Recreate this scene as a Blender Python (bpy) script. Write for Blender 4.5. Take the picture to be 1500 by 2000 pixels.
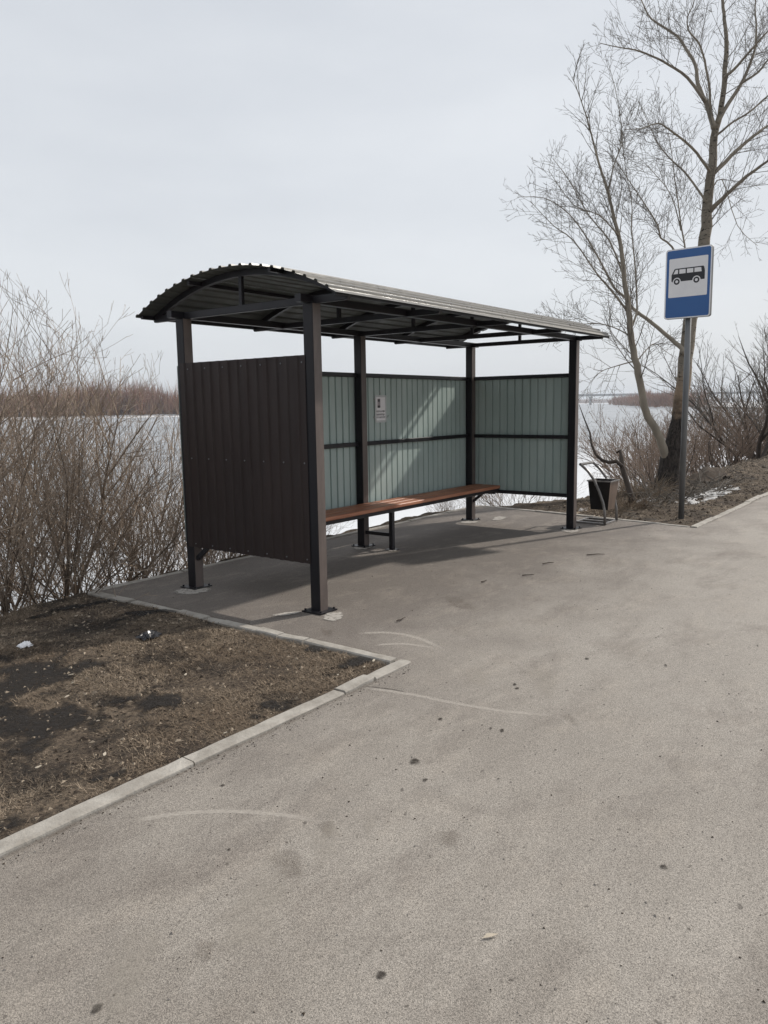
import bpy, bmesh, math, random
import numpy as np
from mathutils import Vector, Matrix, noise
R = math.radians
for o in list(bpy.data.objects): bpy.data.objects.remove(o)
scn = bpy.context.scene
COL = scn.collection

# ------------------------------------------------------------------ camera
CAM = Vector((-4.4384, -4.0002, 1.6152)); YAW, PITCH, ROLL, FPX = 0.92337, -0.13647, -0.01512, 1517.44
_f = Vector((math.sin(YAW)*math.cos(PITCH), math.cos(YAW)*math.cos(PITCH), math.sin(PITCH)))
_r = Vector((math.cos(YAW), -math.sin(YAW), 0)); _u = _r.cross(_f)
_c, _s = math.cos(ROLL), math.sin(ROLL)
CR, CU, CF = _c*_r+_s*_u, -_s*_r+_c*_u, _f
cam = bpy.data.objects.new('camera', bpy.data.cameras.new('camera')); COL.objects.link(cam)
cam.matrix_world = Matrix(((CR.x, CU.x, -CF.x, CAM.x), (CR.y, CU.y, -CF.y, CAM.y), (CR.z, CU.z, -CF.z, CAM.z), (0, 0, 0, 1)))
cam.data.sensor_fit = 'VERTICAL'; cam.data.sensor_height = 36; cam.data.lens = FPX*36/2000
cam.data.clip_start = 0.05; cam.data.clip_end = 9000
scn.camera = cam
scn.render.resolution_x, scn.render.resolution_y = 768, 1024

# ------------------------------------------------------------------ sky and sun
SUN = Vector((1.0, -0.36, 0.80)).normalized()
w = bpy.data.worlds.new('World'); scn.world = w; w.use_nodes = True
nt = w.node_tree; nt.nodes.clear(); N = nt.nodes.new; LK = nt.links.new
out = N('ShaderNodeOutputWorld'); bg = N('ShaderNodeBackground'); bg.inputs['Strength'].default_value = 0.1
sky = N('ShaderNodeTexSky'); sky.sky_type = 'NISHITA'; sky.sun_disc = False
sky.sun_elevation = math.asin(SUN.z); sky.sun_rotation = math.atan2(SUN.x, SUN.y); sky.dust_density = 3
tc = N('ShaderNodeTexCoord'); mp = N('ShaderNodeMapping'); mp.inputs['Scale'].default_value = (1.1, 1.1, 3.6)
mp.inputs['Rotation'].default_value = (0.1, 0.05, 0.6)
ns = N('ShaderNodeTexNoise'); ns.inputs['Scale'].default_value = 1.5; ns.inputs['Detail'].default_value = 5; ns.inputs['Roughness'].default_value = 0.5
cr = N('ShaderNodeValToRGB'); cr.color_ramp.elements[0].position = 0.33; cr.color_ramp.elements[1].position = 0.68
cr.color_ramp.elements[0].color = (6.85, 7.2, 7.7, 1); cr.color_ramp.elements[1].color = (8.3, 8.6, 8.95, 1)
mx = N('ShaderNodeMix'); mx.data_type = 'RGBA'; mx.inputs['Factor'].default_value = 0.88
LK(tc.outputs['Generated'], mp.inputs['Vector']); LK(mp.outputs['Vector'], ns.inputs['Vector']); LK(ns.outputs['Fac'], cr.inputs['Fac'])
LK(sky.outputs['Color'], mx.inputs['A']); LK(cr.outputs['Color'], mx.inputs['B']); LK(mx.outputs['Result'], bg.inputs['Color'])
LK(bg.outputs['Background'], out.inputs['Surface'])
sl = bpy.data.lights.new('sun', 'SUN'); sl.energy = 3.9; sl.angle = R(1.4); sl.color = (1, 0.94, 0.86)
sun = bpy.data.objects.new('sun', sl); COL.objects.link(sun); sun.rotation_euler = SUN.to_track_quat('Z', 'Y').to_euler(); sun.location = (8, -4, 12)
scn.view_settings.view_transform = 'Standard'; scn.view_settings.look = 'None'; scn.view_settings.gamma = 1
scn.view_settings.exposure = 0.0; scn.view_settings.use_curve_mapping = False

# ------------------------------------------------------------------ helpers
def PX(u, v, depth):
    """point at a given distance along the view axis for a pixel of the 1500x2000 photograph"""
    return CAM + depth*(CF + CR*((u-750)/FPX) + CU*((1000-v)/FPX))
def ground_px(u, v, z=0.0):
    d = PX(u, v, 1)-CAM
    return CAM + d*((z-CAM.z)/d.z)
def tag(o, label=None, cat=None, group=None, kind=None):
    if label: o['label'] = label
    if cat: o['category'] = cat
    if group: o['group'] = group
    if kind: o['kind'] = kind
    return o
def empty(name, loc=(0, 0, 0), rz=0):
    o = bpy.data.objects.new(name, None); COL.objects.link(o); o.location = loc; o.rotation_euler = (0, 0, rz); o.empty_display_size = 0.1
    return o
class MB:
    def __init__(s): s.v = []; s.f = []; s.m = []; s.a = None; s.smooth = False
    def add(s, vs, fs, mi=0):
        b = len(s.v); s.v += [tuple(p) for p in vs]; s.f += [tuple(i+b for i in f) for f in fs]; s.m += [mi]*len(fs)
    def box(s, x0, x1, y0, y1, z0, z1, c=0.0):
        """box; c = chamfer of the edges along its longest axis"""
        if c <= 0:
            vs = [(x, y, z) for z in (z0, z1) for y in (y0, y1) for x in (x0, x1)]
            s.add(vs, [(0, 2, 3, 1), (4, 5, 7, 6), (0, 1, 5, 4), (2, 6, 7, 3), (0, 4, 6, 2), (1, 3, 7, 5)]); return
        d = (x1-x0, y1-y0, z1-z0); ax = d.index(max(d))
        lo, hi = (x0, y0, z0), (x1, y1, z1); a, b = (ax+1) % 3, (ax+2) % 3
        sec = [(lo[a]+c, lo[b]), (hi[a]-c, lo[b]), (hi[a], lo[b]+c), (hi[a], hi[b]-c), (hi[a]-c, hi[b]), (lo[a]+c, hi[b]), (lo[a], hi[b]-c), (lo[a], lo[b]+c)]
        vs = []
        for e in (lo[ax], hi[ax]):
            for p, q in sec:
                t = [0, 0, 0]; t[ax] = e; t[a] = p; t[b] = q; vs.append(tuple(t))
        s.add(vs, [tuple(range(7, -1, -1)), tuple(range(8, 16))]+[(i, (i+1) % 8, 8+(i+1) % 8, 8+i) for i in range(8)])
    def bar(s, p, q, wd, ht, up=(0, 0, 1)):
        p, q = Vector(p), Vector(q); d = (q-p).normalized(); sd = d.cross(Vector(up)).normalized(); uu = sd.cross(d)
        vs = [e+sd*(i*wd/2)+uu*(j*ht/2) for e in (p, q) for i, j in ((-1, -1), (1, -1), (1, 1), (-1, 1))]
        s.add(vs, [(3, 2, 1, 0), (4, 5, 6, 7)]+[(i, (i+1) % 4, 4+(i+1) % 4, 4+i) for i in range(4)])
    def tube(s, pts, rad, n=6, cap=True):
        pts = [Vector(p) for p in pts]; k = len(pts); nrm = None; b = len(s.v)
        for i in range(k):
            t = (pts[min(i+1, k-1)]-pts[max(i-1, 0)])
            if t.length < 1e-9: t = Vector((0, 0, 1))
            t.normalize()
            if nrm is None: nrm = t.orthogonal().normalized()
            else:
                nrm = nrm-t*nrm.dot(t)
                nrm = nrm.normalized() if nrm.length > 1e-6 else t.orthogonal().normalized()
            bi = t.cross(nrm); r = rad[i] if hasattr(rad, '__len__') else rad
            for j in range(n):
                a = 2*math.pi*j/n; q = pts[i]+nrm*(math.cos(a)*r)+bi*(math.sin(a)*r); s.v.append((q.x, q.y, q.z))
        for i in range(k-1):
            for j in range(n):
                s.f.append((b+i*n+j, b+i*n+(j+1) % n, b+(i+1)*n+(j+1) % n, b+(i+1)*n+j)); s.m.append(0)
        if cap:
            s.f.append(tuple(b+j for j in range(n-1, -1, -1))); s.m.append(0)
            s.f.append(tuple(b+(k-1)*n+j for j in range(n))); s.m.append(0)
    def mesh(s, name, mats):
        me = bpy.data.meshes.new(name); me.from_pydata(s.v, [], s.f); me.update()
        for m in (mats if isinstance(mats, (list, tuple)) else [mats]): me.materials.append(m)
        if any(s.m): me.polygons.foreach_set('material_index', s.m)
        if s.smooth: me.polygons.foreach_set('use_smooth', [True]*len(s.f))
        if s.a is not None:
            at = me.attributes.new('mask', 'FLOAT', 'POINT'); at.data.foreach_set('value', s.a)
        me.update(); return me
    def build(s, name, mats, parent=None):
        o = bpy.data.objects.new(name, s.mesh(name, mats)); COL.objects.link(o)
        if parent: o.parent = parent
        return o

class NT:
    """small node-material builder"""
    def __init__(s, name, rough=0.7, spec=0.5, metal=0.0):
        s.m = bpy.data.materials.new(name); s.m.use_nodes = True; s.t = s.m.node_tree; s.b = s.t.nodes['Principled BSDF']
        s.b.inputs['Roughness'].default_value = rough; s.b.inputs['Specular IOR Level'].default_value = spec; s.b.inputs['Metallic'].default_value = metal
        s.g = None
    def n(s, t): return s.t.nodes.new('ShaderNode'+t)
    def l(s, a, b): s.t.links.new(a, b)
    def pos(s, obj=False, scale=(1, 1, 1)):
        c = s.n('TexCoord').outputs['Object'] if obj else s.n('NewGeometry').outputs['Position']
        m = s.n('Mapping'); m.inputs['Scale'].default_value = scale; s.l(c, m.inputs['Vector']); return m.outputs['Vector']
    def noise(s, vec, scale, detail=4, rough=0.55, lo=0.35, hi=0.65):
        x = s.n('TexNoise'); x.inputs['Scale'].default_value = scale; x.inputs['Detail'].default_value = detail; x.inputs['Roughness'].default_value = rough
        s.l(vec, x.inputs['Vector']); r = s.n('MapRange'); r.inputs['From Min'].default_value = lo; r.inputs['From Max'].default_value = hi
        s.l(x.outputs['Fac'], r.inputs['Value']); return r.outputs['Result']
    def voro(s, vec, scale, out='Distance'):
        x = s.n('TexVoronoi'); x.inputs['Scale'].default_value = scale; s.l(vec, x.inputs['Vector']); return x.outputs[out]
    def mix(s, f, a, b, mode='MIX'):
        x = s.n('Mix'); x.data_type = 'RGBA'; x.blend_type = mode
        for k, v in (('Factor', f), ('A', a), ('B', b)):
            i = x.inputs[k] if k != 'Factor' else x.inputs[0]
            if k != 'Factor': i = [q for q in x.inputs if q.name == k and q.type == 'RGBA'][0]
            if hasattr(v, 'node'): s.l(v, i)
            elif k == 'Factor': i.default_value = v
            else: i.default_value = (*v, 1) if len(v) == 3 else v
        return [q for q in x.outputs if q.type == 'RGBA'][0]
    def math(s, op, a, b=0.0):
        x = s.n('Math'); x.operation = op
        for i, v in enumerate((a, b)):
            if hasattr(v, 'node'): s.l(v, x.inputs[i])
            else: x.inputs[i].default_value = v
        return x.outputs[0]
    def col(s, c):
        if hasattr(c, 'node'): s.l(c, s.b.inputs['Base Color'])
        else: s.b.inputs['Base Color'].default_value = (*c, 1)
    def bump(s, h, strength=0.4, dist=0.005):
        x = s.n('Bump'); x.inputs['Strength'].default_value = strength; x.inputs['Distance'].default_value = dist; s.l(h, x.inputs['Height']); s.l(x.outputs[0], s.b.inputs['Normal'])

# ------------------------------------------------------------------ materials
def simple(name, a, b, scale=4, rough=0.6, spec=0.5, metal=0.0, obj=True, stretch=(1, 1, 1), bump=0.0, bscale=40, bdist=0.003):
    t = NT(name, rough, spec, metal); v = t.pos(obj, stretch)
    t.col(t.mix(t.noise(v, scale, 6, 0.6, 0.3, 0.7), a, b))
    if bump: t.bump(t.noise(v, bscale, 4, 0.6, 0.2, 0.8), bump, bdist)
    return t.m
def asphalt_mat():
    t = NT('asphalt', 0.85, 0.3); v = t.pos()
    vs = t.pos(False, (0.6, 1.15, 1)); c = t.mix(t.noise(vs, 0.8, 9, 0.72, 0.34, 0.68), (0.212, 0.187, 0.16), (0.335, 0.305, 0.268))
    wx = t.n('SeparateXYZ'); t.l(v, wx.inputs[0]); wr = t.n('MapRange'); wr.inputs['From Min'].default_value = -3.2; wr.inputs['From Max'].default_value = 2.5
    t.l(t.math('ADD', t.math('SUBTRACT', wx.outputs[0], t.math('MULTIPLY', wx.outputs[1], 0.4)), t.math('MULTIPLY', t.noise(vs, 0.9, 7, 0.7), 1.6)), wr.inputs['Value']); c = t.mix(t.math('MULTIPLY', wr.outputs['Result'], 0.5), c, (0.36, 0.332, 0.3))
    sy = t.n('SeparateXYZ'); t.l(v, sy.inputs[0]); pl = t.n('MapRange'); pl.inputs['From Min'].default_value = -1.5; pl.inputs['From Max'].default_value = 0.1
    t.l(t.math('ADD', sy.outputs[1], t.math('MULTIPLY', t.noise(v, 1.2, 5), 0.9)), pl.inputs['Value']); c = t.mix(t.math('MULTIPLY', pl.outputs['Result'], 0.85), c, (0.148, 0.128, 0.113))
    c = t.mix(t.math('MULTIPLY', t.noise(vs, 2.9, 8, 0.75, 0.5, 0.75), 0.6), c, (0.37, 0.328, 0.28))
    d = t.math('MULTIPLY', t.noise(vs, 1.5, 9, 0.75, 0.5, 0.7), 0.72)
    c = t.mix(d, c, (0.16, 0.138, 0.12))
    sp = t.voro(v, 330, 'Color'); x = t.n('SeparateColor'); t.l(sp, x.inputs[0])
    r = t.n('MapRange'); r.inputs['To Min'].default_value = 0.6; r.inputs['To Max'].default_value = 1.34; t.l(x.outputs[0], r.inputs['Value'])
    cc = t.n('CombineColor'); [t.l(r.outputs['Result'], cc.inputs[i]) for i in range(3)]
    c = t.mix(1.0, c, cc.outputs[0], 'MULTIPLY')
    pits = t.noise(v, 150, 3, 0.75, 0.575, 0.66); c = t.mix(t.math('MULTIPLY', pits, 0.8), c, (0.055, 0.048, 0.043)); dots = t.noise(v, 21, 2, 0.6, 0.70, 0.74); c = t.mix(t.math('MULTIPLY', dots, 0.6), c, (0.05, 0.042, 0.036))
    t.col(c)
    h = t.math('SUBTRACT', t.voro(v, 300), t.math('MULTIPLY', pits, 0.8))
    t.bump(h, 0.5, 0.004); return t.m
def soil_mat():
    t = NT('soil', 0.95, 0.15); v = t.pos()
    c = t.mix(t.noise(v, 1.1, 6, 0.65, 0.38, 0.62), (0.085, 0.065, 0.05), (0.19, 0.148, 0.108))
    c = t.mix(t.noise(v, 34, 4, 0.7, 0.42, 0.68), c, (0.03, 0.024, 0.02)); c = t.mix(t.math('MULTIPLY', t.noise(v, 1.7, 6, 0.7, 0.5, 0.62), 0.8), c, (0.022, 0.02, 0.019))
    c = t.mix(t.math('MULTIPLY', t.noise(v, 75, 3, 0.7, 0.57, 0.68), 0.6), c, (0.25, 0.2, 0.145))
    sx = t.n('SeparateXYZ'); t.l(v, sx.inputs[0])
    low = t.n('MapRange'); low.inputs['From Min'].default_value = -0.35; low.inputs['From Max'].default_value = -1.7; t.l(sx.outputs[2], low.inputs['Value'])
    sn = t.math('ADD', low.outputs['Result'], t.math('MULTIPLY', t.noise(v, 1.5, 5), 0.8)); sn = t.math('MULTIPLY', sn, low.outputs['Result']); sr = t.n('MapRange'); sr.inputs['From Min'].default_value = 0.62; sr.inputs['From Max'].default_value = 0.8; t.l(sn, sr.inputs['Value'])
    c = t.mix(sr.outputs['Result'], c, t.mix(t.noise(v, 0.7, 6, 0.7), (0.36, 0.36, 0.37), (0.66, 0.67, 0.69))); t.col(c)
    t.bump(t.noise(v, 45, 5, 0.7, 0.2, 0.8), 0.8, 0.02); return t.m
def river_mat():
    t = NT('river_ice', 0.6, 0.35); v = t.pos(scale=(1, 1, 1))
    c = t.mix(t.noise(v, 0.02, 6, 0.6, 0.4, 0.6), (0.2, 0.218, 0.236), (0.29, 0.308, 0.33))
    c = t.mix(t.noise(v, 0.3, 6, 0.65, 0.42, 0.6), c, (0.38, 0.4, 0.425))
    sx = t.n('SeparateXYZ'); t.l(v, sx.inputs[0])
    near = t.n('MapRange'); near.inputs['From Min'].default_value = 40; near.inputs['From Max'].default_value = 14; t.l(sx.outputs[1], near.inputs['Value'])
    ex = t.n('MapRange'); ex.inputs['From Min'].default_value = 6; ex.inputs['From Max'].default_value = 15; t.l(t.math('ADD', sx.outputs[0], t.math('MULTIPLY', t.noise(v, .25, 5), 4)), ex.inputs['Value'])
    c = t.mix(t.math('MULTIPLY', near.outputs['Result'], ex.outputs['Result']), c, (0.66, 0.675, 0.695)); t.col(c); t.bump(t.noise(v, 1.2, 5), 0.3, 0.05); return t.m
def masked(name, a, scale=14, lo=0.35, hi=0.6, rough=0.9, op=1.0, soft=0.45):
    """dust / stain lying on a surface: coverage from the point mask and noise"""
    t = NT(name, rough, 0.2); v = t.pos(); t.col(t.mix(t.noise(v, 60, 4, 0.7), tuple(q*0.75 for q in a), a))
    at = t.n('Attribute'); at.attribute_name = 'mask'
    cov = t.math('SUBTRACT', t.math('ADD', at.outputs['Fac'], t.noise(v, scale, 8, 0.75, lo, hi)), 1.0)
    k = t.n('MapRange'); k.inputs['From Max'].default_value = soft; k.inputs['To Max'].default_value = op; t.l(cov, k.inputs['Value']); t.l(k.outputs['Result'], t.b.inputs['Alpha']); return t.m
def bark_mat(name, a, b, scale=9):
    t = NT(name, 0.85, 0.2); v = t.pos(True, (1, 1, 0.35)); oi = t.n('ObjectInfo')
    c = t.mix(t.noise(v, scale, 5, 0.6, 0.3, 0.7), a, b); c = t.mix(oi.outputs['Random'], c, t.mix(0.5, c, a), 'MIX'); t.col(c); t.bump(t.noise(v, 60, 4), 0.5, 0.004); return t.m
def sheet_mat(name, a, b, rough, spec=0.5):
    t = NT(name, rough, spec); v = t.pos(True, (1, 1, 0.25)); t.col(t.mix(t.noise(v, 3.2, 6, 0.65, 0.3, 0.7), a, b))
    t.l(t.math('ADD', t.math('MULTIPLY', t.noise(v, 9, 5), 0.2), rough-0.1), t.b.inputs['Roughness']); t.bump(t.noise(t.pos(True), 2.2, 3, 0.5, 0.2, 0.8), 0.35, 0.012); return t.m
def lit_side_paint(name, a, b, dust, rough, spec):  # dust: paler tone that stands in for sun on road-facing faces
    """dark paint with sunlight painted into the colour of the side that faces the road"""
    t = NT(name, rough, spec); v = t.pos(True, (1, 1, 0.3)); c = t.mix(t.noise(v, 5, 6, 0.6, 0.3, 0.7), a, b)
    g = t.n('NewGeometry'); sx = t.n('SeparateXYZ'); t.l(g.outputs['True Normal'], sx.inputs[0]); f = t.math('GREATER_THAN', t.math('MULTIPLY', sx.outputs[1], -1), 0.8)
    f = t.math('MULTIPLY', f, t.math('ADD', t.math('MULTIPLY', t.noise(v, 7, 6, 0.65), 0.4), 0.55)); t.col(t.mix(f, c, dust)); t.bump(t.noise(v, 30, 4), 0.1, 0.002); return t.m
M = dict(
    asphalt=asphalt_mat(), soil=soil_mat(), river=river_mat(),
    concrete=simple('kerb_concrete', (0.25, 0.228, 0.2), (0.43, 0.405, 0.365), 7, 0.9, 0.2, obj=False, bump=0.5, bscale=55, bdist=0.006),
    steel=simple('painted_steel', (0.009, 0.009, 0.012), (0.017, 0.015, 0.018), 5, 0.42, 0.35, stretch=(1, 1, 0.3), bump=0.12, bscale=30, bdist=0.002),
    post=lit_side_paint('post_steel', (0.008, 0.008, 0.011), (0.014, 0.012, 0.014), (0.15, 0.122, 0.11), 0.4, 0.3),
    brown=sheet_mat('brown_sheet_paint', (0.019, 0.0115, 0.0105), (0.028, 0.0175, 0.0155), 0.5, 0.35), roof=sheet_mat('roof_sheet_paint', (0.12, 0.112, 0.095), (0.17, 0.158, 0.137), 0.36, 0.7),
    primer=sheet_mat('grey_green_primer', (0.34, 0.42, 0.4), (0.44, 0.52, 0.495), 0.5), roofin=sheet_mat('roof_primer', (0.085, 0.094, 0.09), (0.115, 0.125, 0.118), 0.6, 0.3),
    wood=simple('stained_wood', (0.27, 0.095, 0.05), (0.52, 0.235, 0.135), 6, 0.5, 0.5, stretch=(0.25, 3, 3), bump=0.3, bscale=30, bdist=0.002),
    mortar=masked('mortar', (0.46, 0.43, 0.39), 22, 0.3, 0.7, op=0.9), dust=masked('pale_dust', (0.54, 0.495, 0.44), 45, 0.1, 0.65, op=0.55, soft=0.7), stain=masked('dark_stain', (0.05, 0.042, 0.036), 55, 0.2, 0.7, op=0.8, soft=0.7), dustp=masked('thin_dust', (0.43, 0.39, 0.335), 9, 0.25, 0.7, op=0.5, soft=1.2),
    blacksoil=masked('black_soil', (0.026, 0.023, 0.021), 30, 0.15, 0.7, op=0.92, soft=0.75), mud=masked('mud', (0.13, 0.1, 0.075), 16, 0.25, 0.75, op=0.42, soft=1.2), galv=simple('galvanised_pole', (0.11, 0.115, 0.12), (0.17, 0.175, 0.18), 8, 0.45, 0.5, 0.3, stretch=(1, 1, .2)),
    sign_blue=simple('sign_blue', (0.022, 0.095, 0.28), (0.026, 0.105, 0.30), 3, 0.4), sign_white=simple('sign_white', (0.7, 0.69, 0.7), (0.78, 0.77, 0.77), 3, 0.4), sign_black=simple('sign_black', (0.012, 0.013, 0.016), (0.018, 0.018, 0.022), 3, 0.5),
    sign_back=simple('sign_metal', (0.09, 0.09, 0.092), (0.14, 0.14, 0.14), 6, 0.5, 0.5, 0.2), binmetal=lit_side_paint('bin_metal', (0.01, 0.009, 0.01), (0.02, 0.016, 0.014), (0.2, 0.145, 0.115), 0.4, 0.35), bintube=simple('bin_tube', (0.09, 0.084, 0.08), (0.22, 0.2, 0.185), 9, 0.33, 0.7),
    paper=simple('paper', (0.8, 0.79, 0.8), (0.86, 0.85, 0.86), 9, 0.7), ink=simple('ink', (0.04, 0.035, 0.045), (0.08, 0.07, 0.08), 9, 0.7), tape=simple('clear_tape', (0.5, 0.52, 0.52), (0.66, 0.67, 0.67), 9, 0.25), portrait=simple('print_grey', (0.3, 0.26, 0.27), (0.42, 0.38, 0.39), 20, 0.7),
    straw=None, twig=bark_mat('tan_twig', (0.34, 0.272, 0.212), (0.21, 0.165, 0.13)), stem=bark_mat('stem_bark', (0.1, 0.08, 0.064), (0.22, 0.168, 0.125)), rtwig=bark_mat('russet_twig', (0.25, 0.185, 0.14), (0.16, 0.118, 0.092)), rstem=bark_mat('dark_bark', (0.05, 0.04, 0.034), (0.11, 0.09, 0.075)),
    ptwig=bark_mat('poplar_twig', (0.16, 0.142, 0.12), (0.105, 0.092, 0.08)), plimb=bark_mat('poplar_limb', (0.29, 0.255, 0.205), (0.15, 0.132, 0.11), 7),
    far=simple('far_wood', (0.3, 0.155, 0.098), (0.17, 0.09, 0.06), 0.06, 0.95, 0.1, obj=False), farb=simple('bridge_concrete', (0.2, 0.21, 0.22), (0.27, 0.28, 0.29), 0.1, 0.9, 0.2), land=simple('snowy_land', (0.6, 0.6, 0.6), (0.74, 0.74, 0.75), 0.03, 0.9, 0.2, obj=False),
    field=simple('roadside_earth', (0.1, 0.08, 0.06), (0.17, 0.14, 0.1), 0.4, 0.95, 0.1, obj=False), snow=simple('dirty_snow', (0.2, 0.19, 0.18), (0.6, 0.6, 0.6), 14, 0.8, 0.3, obj=False, bump=0.6, bscale=30, bdist=0.02),
    clod=simple('soil_clod', (0.035, 0.028, 0.023), (0.08, 0.062, 0.048), 20, 0.95, 0.1, obj=False), crumb=simple('leaf_crumb', (0.22, 0.175, 0.13), (0.36, 0.3, 0.23), 20, 0.9, 0.1, obj=False), grit=simple('grit_stone', (0.16, 0.14, 0.125), (0.36, 0.33, 0.3), 40, 0.9, 0.2, obj=False), plastic=simple('black_plastic', (0.006, 0.006, 0.008), (0.014, 0.014, 0.018), 9, 0.25), pale=simple('pale_paint', (0.5, 0.58, 0.53), (0.62, 0.68, 0.64), 0.5, 0.7), leaf=simple('dry_leaf', (0.42, 0.36, 0.28), (0.55, 0.48, 0.38), 30, 0.7))
def straw_mat(dk=1.0, nm='dry_grass'):
    t = NT(nm, 0.9, 0.15); v = t.pos(); c = t.mix(t.noise(v, 1.3, 5, 0.6, 0.4, 0.6), (0.26, 0.21, 0.16), (0.43, 0.365, 0.285)); c = t.mix(t.noise(v, 130, 2, 0.5, 0.35, 0.65), c, (0.1, 0.076, 0.055)); c = t.mix(t.math('MULTIPLY', t.noise(v, 1.7, 6, 0.7, 0.5, 0.62), 0.72), c, (0.05, 0.042, 0.036)); t.col(t.mix(1.0, c, (dk, dk*.95, dk*.9), 'MULTIPLY')); return t.m
M['straw'] = straw_mat(); M['straw2'] = straw_mat(.5, 'dead_grass')
def poplar_trunk_mat():
    t = NT('poplar_trunk', 0.9, 0.2); v = t.pos(); sx = t.n('SeparateXYZ'); t.l(v, sx.inputs[0])
    v2 = t.pos(False, (1, 1, 2.2)); v3 = t.pos(False, (1, 1, 0.22))
    up = t.mix(t.noise(v2, 7, 5, 0.6, 0.35, 0.65), (0.33, 0.29, 0.235), (0.24, 0.21, 0.17)); up = t.mix(t.noise(v2, 11, 4, 0.6, 0.57, 0.64), up, (0.05, 0.042, 0.036))
    lowc = t.mix(t.noise(v3, 26, 5, 0.7, 0.38, 0.62), (0.02, 0.017, 0.015), (0.075, 0.062, 0.054))
    h = t.math('ADD', sx.outputs[2], t.math('MULTIPLY', t.noise(v, 3, 4), 0.35)); r = t.n('MapRange'); r.inputs['From Min'].default_value = 1.5; r.inputs['From Max'].default_value = 1.75; t.l(h, r.inputs['Value'])
    tan = t.n('MapRange'); tan.inputs['From Min'].default_value = 2.5; tan.inputs['From Max'].default_value = 1.9; t.l(h, tan.inputs['Value'])
    up = t.mix(t.math('MULTIPLY', tan.outputs['Result'], 0.6), up, (0.36, 0.24, 0.15))
    t.col(t.mix(r.outputs['Result'], lowc, up)); t.bump(t.noise(v3, 30, 5, 0.7), 0.9, 0.03); return t.m
M['trunk'] = poplar_trunk_mat()

# ------------------------------------------------------------------ terrain
def crest(x):
    k = [(-60, 2.0), (-2, 1.95), (-0.6, 2.25), (5.2, 2.45), (6.4, 2.0), (8, 1.25), (10, 0.8), (12.5, 0.55), (20, 0.5), (60, 0.9), (200, 8)]
    for (a, p), (b, q) in zip(k, k[1:]):
        if x <= b: return p+(q-p)*max(0, (x-a)/(b-a))
    return k[-1][1]
def right_kerb_x(y): return 5.83+0.145*(y+1.25)
RIVER_Z = -3.4
def height(x, y):
    n1 = noise.noise((x*0.9, y*0.9, 0)); n2 = noise.noise((x*4, y*4, 3)); n3 = noise.noise((x*14, y*14, 7))
    z = 0.006+0.012*n1+0.010*n2+0.007*n3
    s = y-crest(x)-0.12*n2
    if s > 0:
        t = min(1, s/7.5); z += -3.75*(1-(1-t)**1.7)+0.06*n1*min(1, s)
    else:
        if x > 8: z += 0.17*math.exp(-((s+0.35)/0.33)**2)*min(1, (x-8)/3)*(0.75+0.5*n1)
        if x < -0.6: z += 0.05*math.exp(-((y-0.9)/0.7)**2)
        dk = min(abs(y+1.2), abs(x+0.66) if x < 0 else 9, abs(x-right_kerb_x(y)) if x > 5 else 9)
        z *= min(1, 0.35+dk*2.2)
    if -0.66 < x < right_kerb_x(y)+0.03 and y < 2.27: z = min(z, -0.07)
    return z
def rng(a, b, s): k = max(1, int(round((b-a)/s))); return [a+(b-a)*i/k for i in range(k)]
xs = rng(-80, -12, 8)+rng(-12, -4.5, 0.6)+rng(-4.5, 8.5, 0.05)+rng(8.5, 22, 0.12)+rng(22, 60, 1.2)+rng(60, 160, 8)+[160]
ys = rng(-1.21, 2.9, 0.05)+rng(2.9, 12, 0.3)+[12, 16]
mb = MB(); nx = len(xs)
for y in ys:
    for x in xs: mb.v.append((x, y, height(x, y)))
for j in range(len(ys)-1):
    for i in range(nx-1): mb.f.append((j*nx+i, j*nx+i+1, (j+1)*nx+i+1, (j+1)*nx+i)); mb.m.append(0)
mb.smooth = True
tag(mb.build('river_bank', M['soil']), 'brown earth bank beside the road dropping to the frozen river', kind='structure')
mb = MB(); mb.add([(-3500, -3500, -0.12), (3500, -3500, -0.12), (3500, -1.5, -0.12), (-3500, -1.5, -0.12)], [(0, 1, 2, 3)])
tag(mb.build('ground', M['field']), 'flat roadside earth beyond the asphalt', kind='structure')
mb = MB(); mb.add([(-3500, 4, RIVER_Z), (3500, 4, RIVER_Z), (3500, 3500, RIVER_Z), (-3500, 3500, RIVER_Z)], [(0, 1, 2, 3)])
tag(mb.build('river', M['river']), 'frozen snow covered river', kind='structure')

# pavement: road strip with the shelter's platform, one sheet
mb = MB()
mb.add([(-60, -16, 0), (90, -16, 0), (90, -1.28, 0), (right_kerb_x(-1.28)+0.04, -1.28, 0), (right_kerb_x(2.24)+0.04, 2.24, 0), (-0.6, 2.24, 0), (-0.6, -1.2, 0), (-0.6, -1.28, 0), (-60, -1.28, 0)], [tuple(range(9))])
pave = tag(mb.build('pavement', M['asphalt']), 'worn grey brown asphalt with dust and stains', kind='structure')

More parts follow.
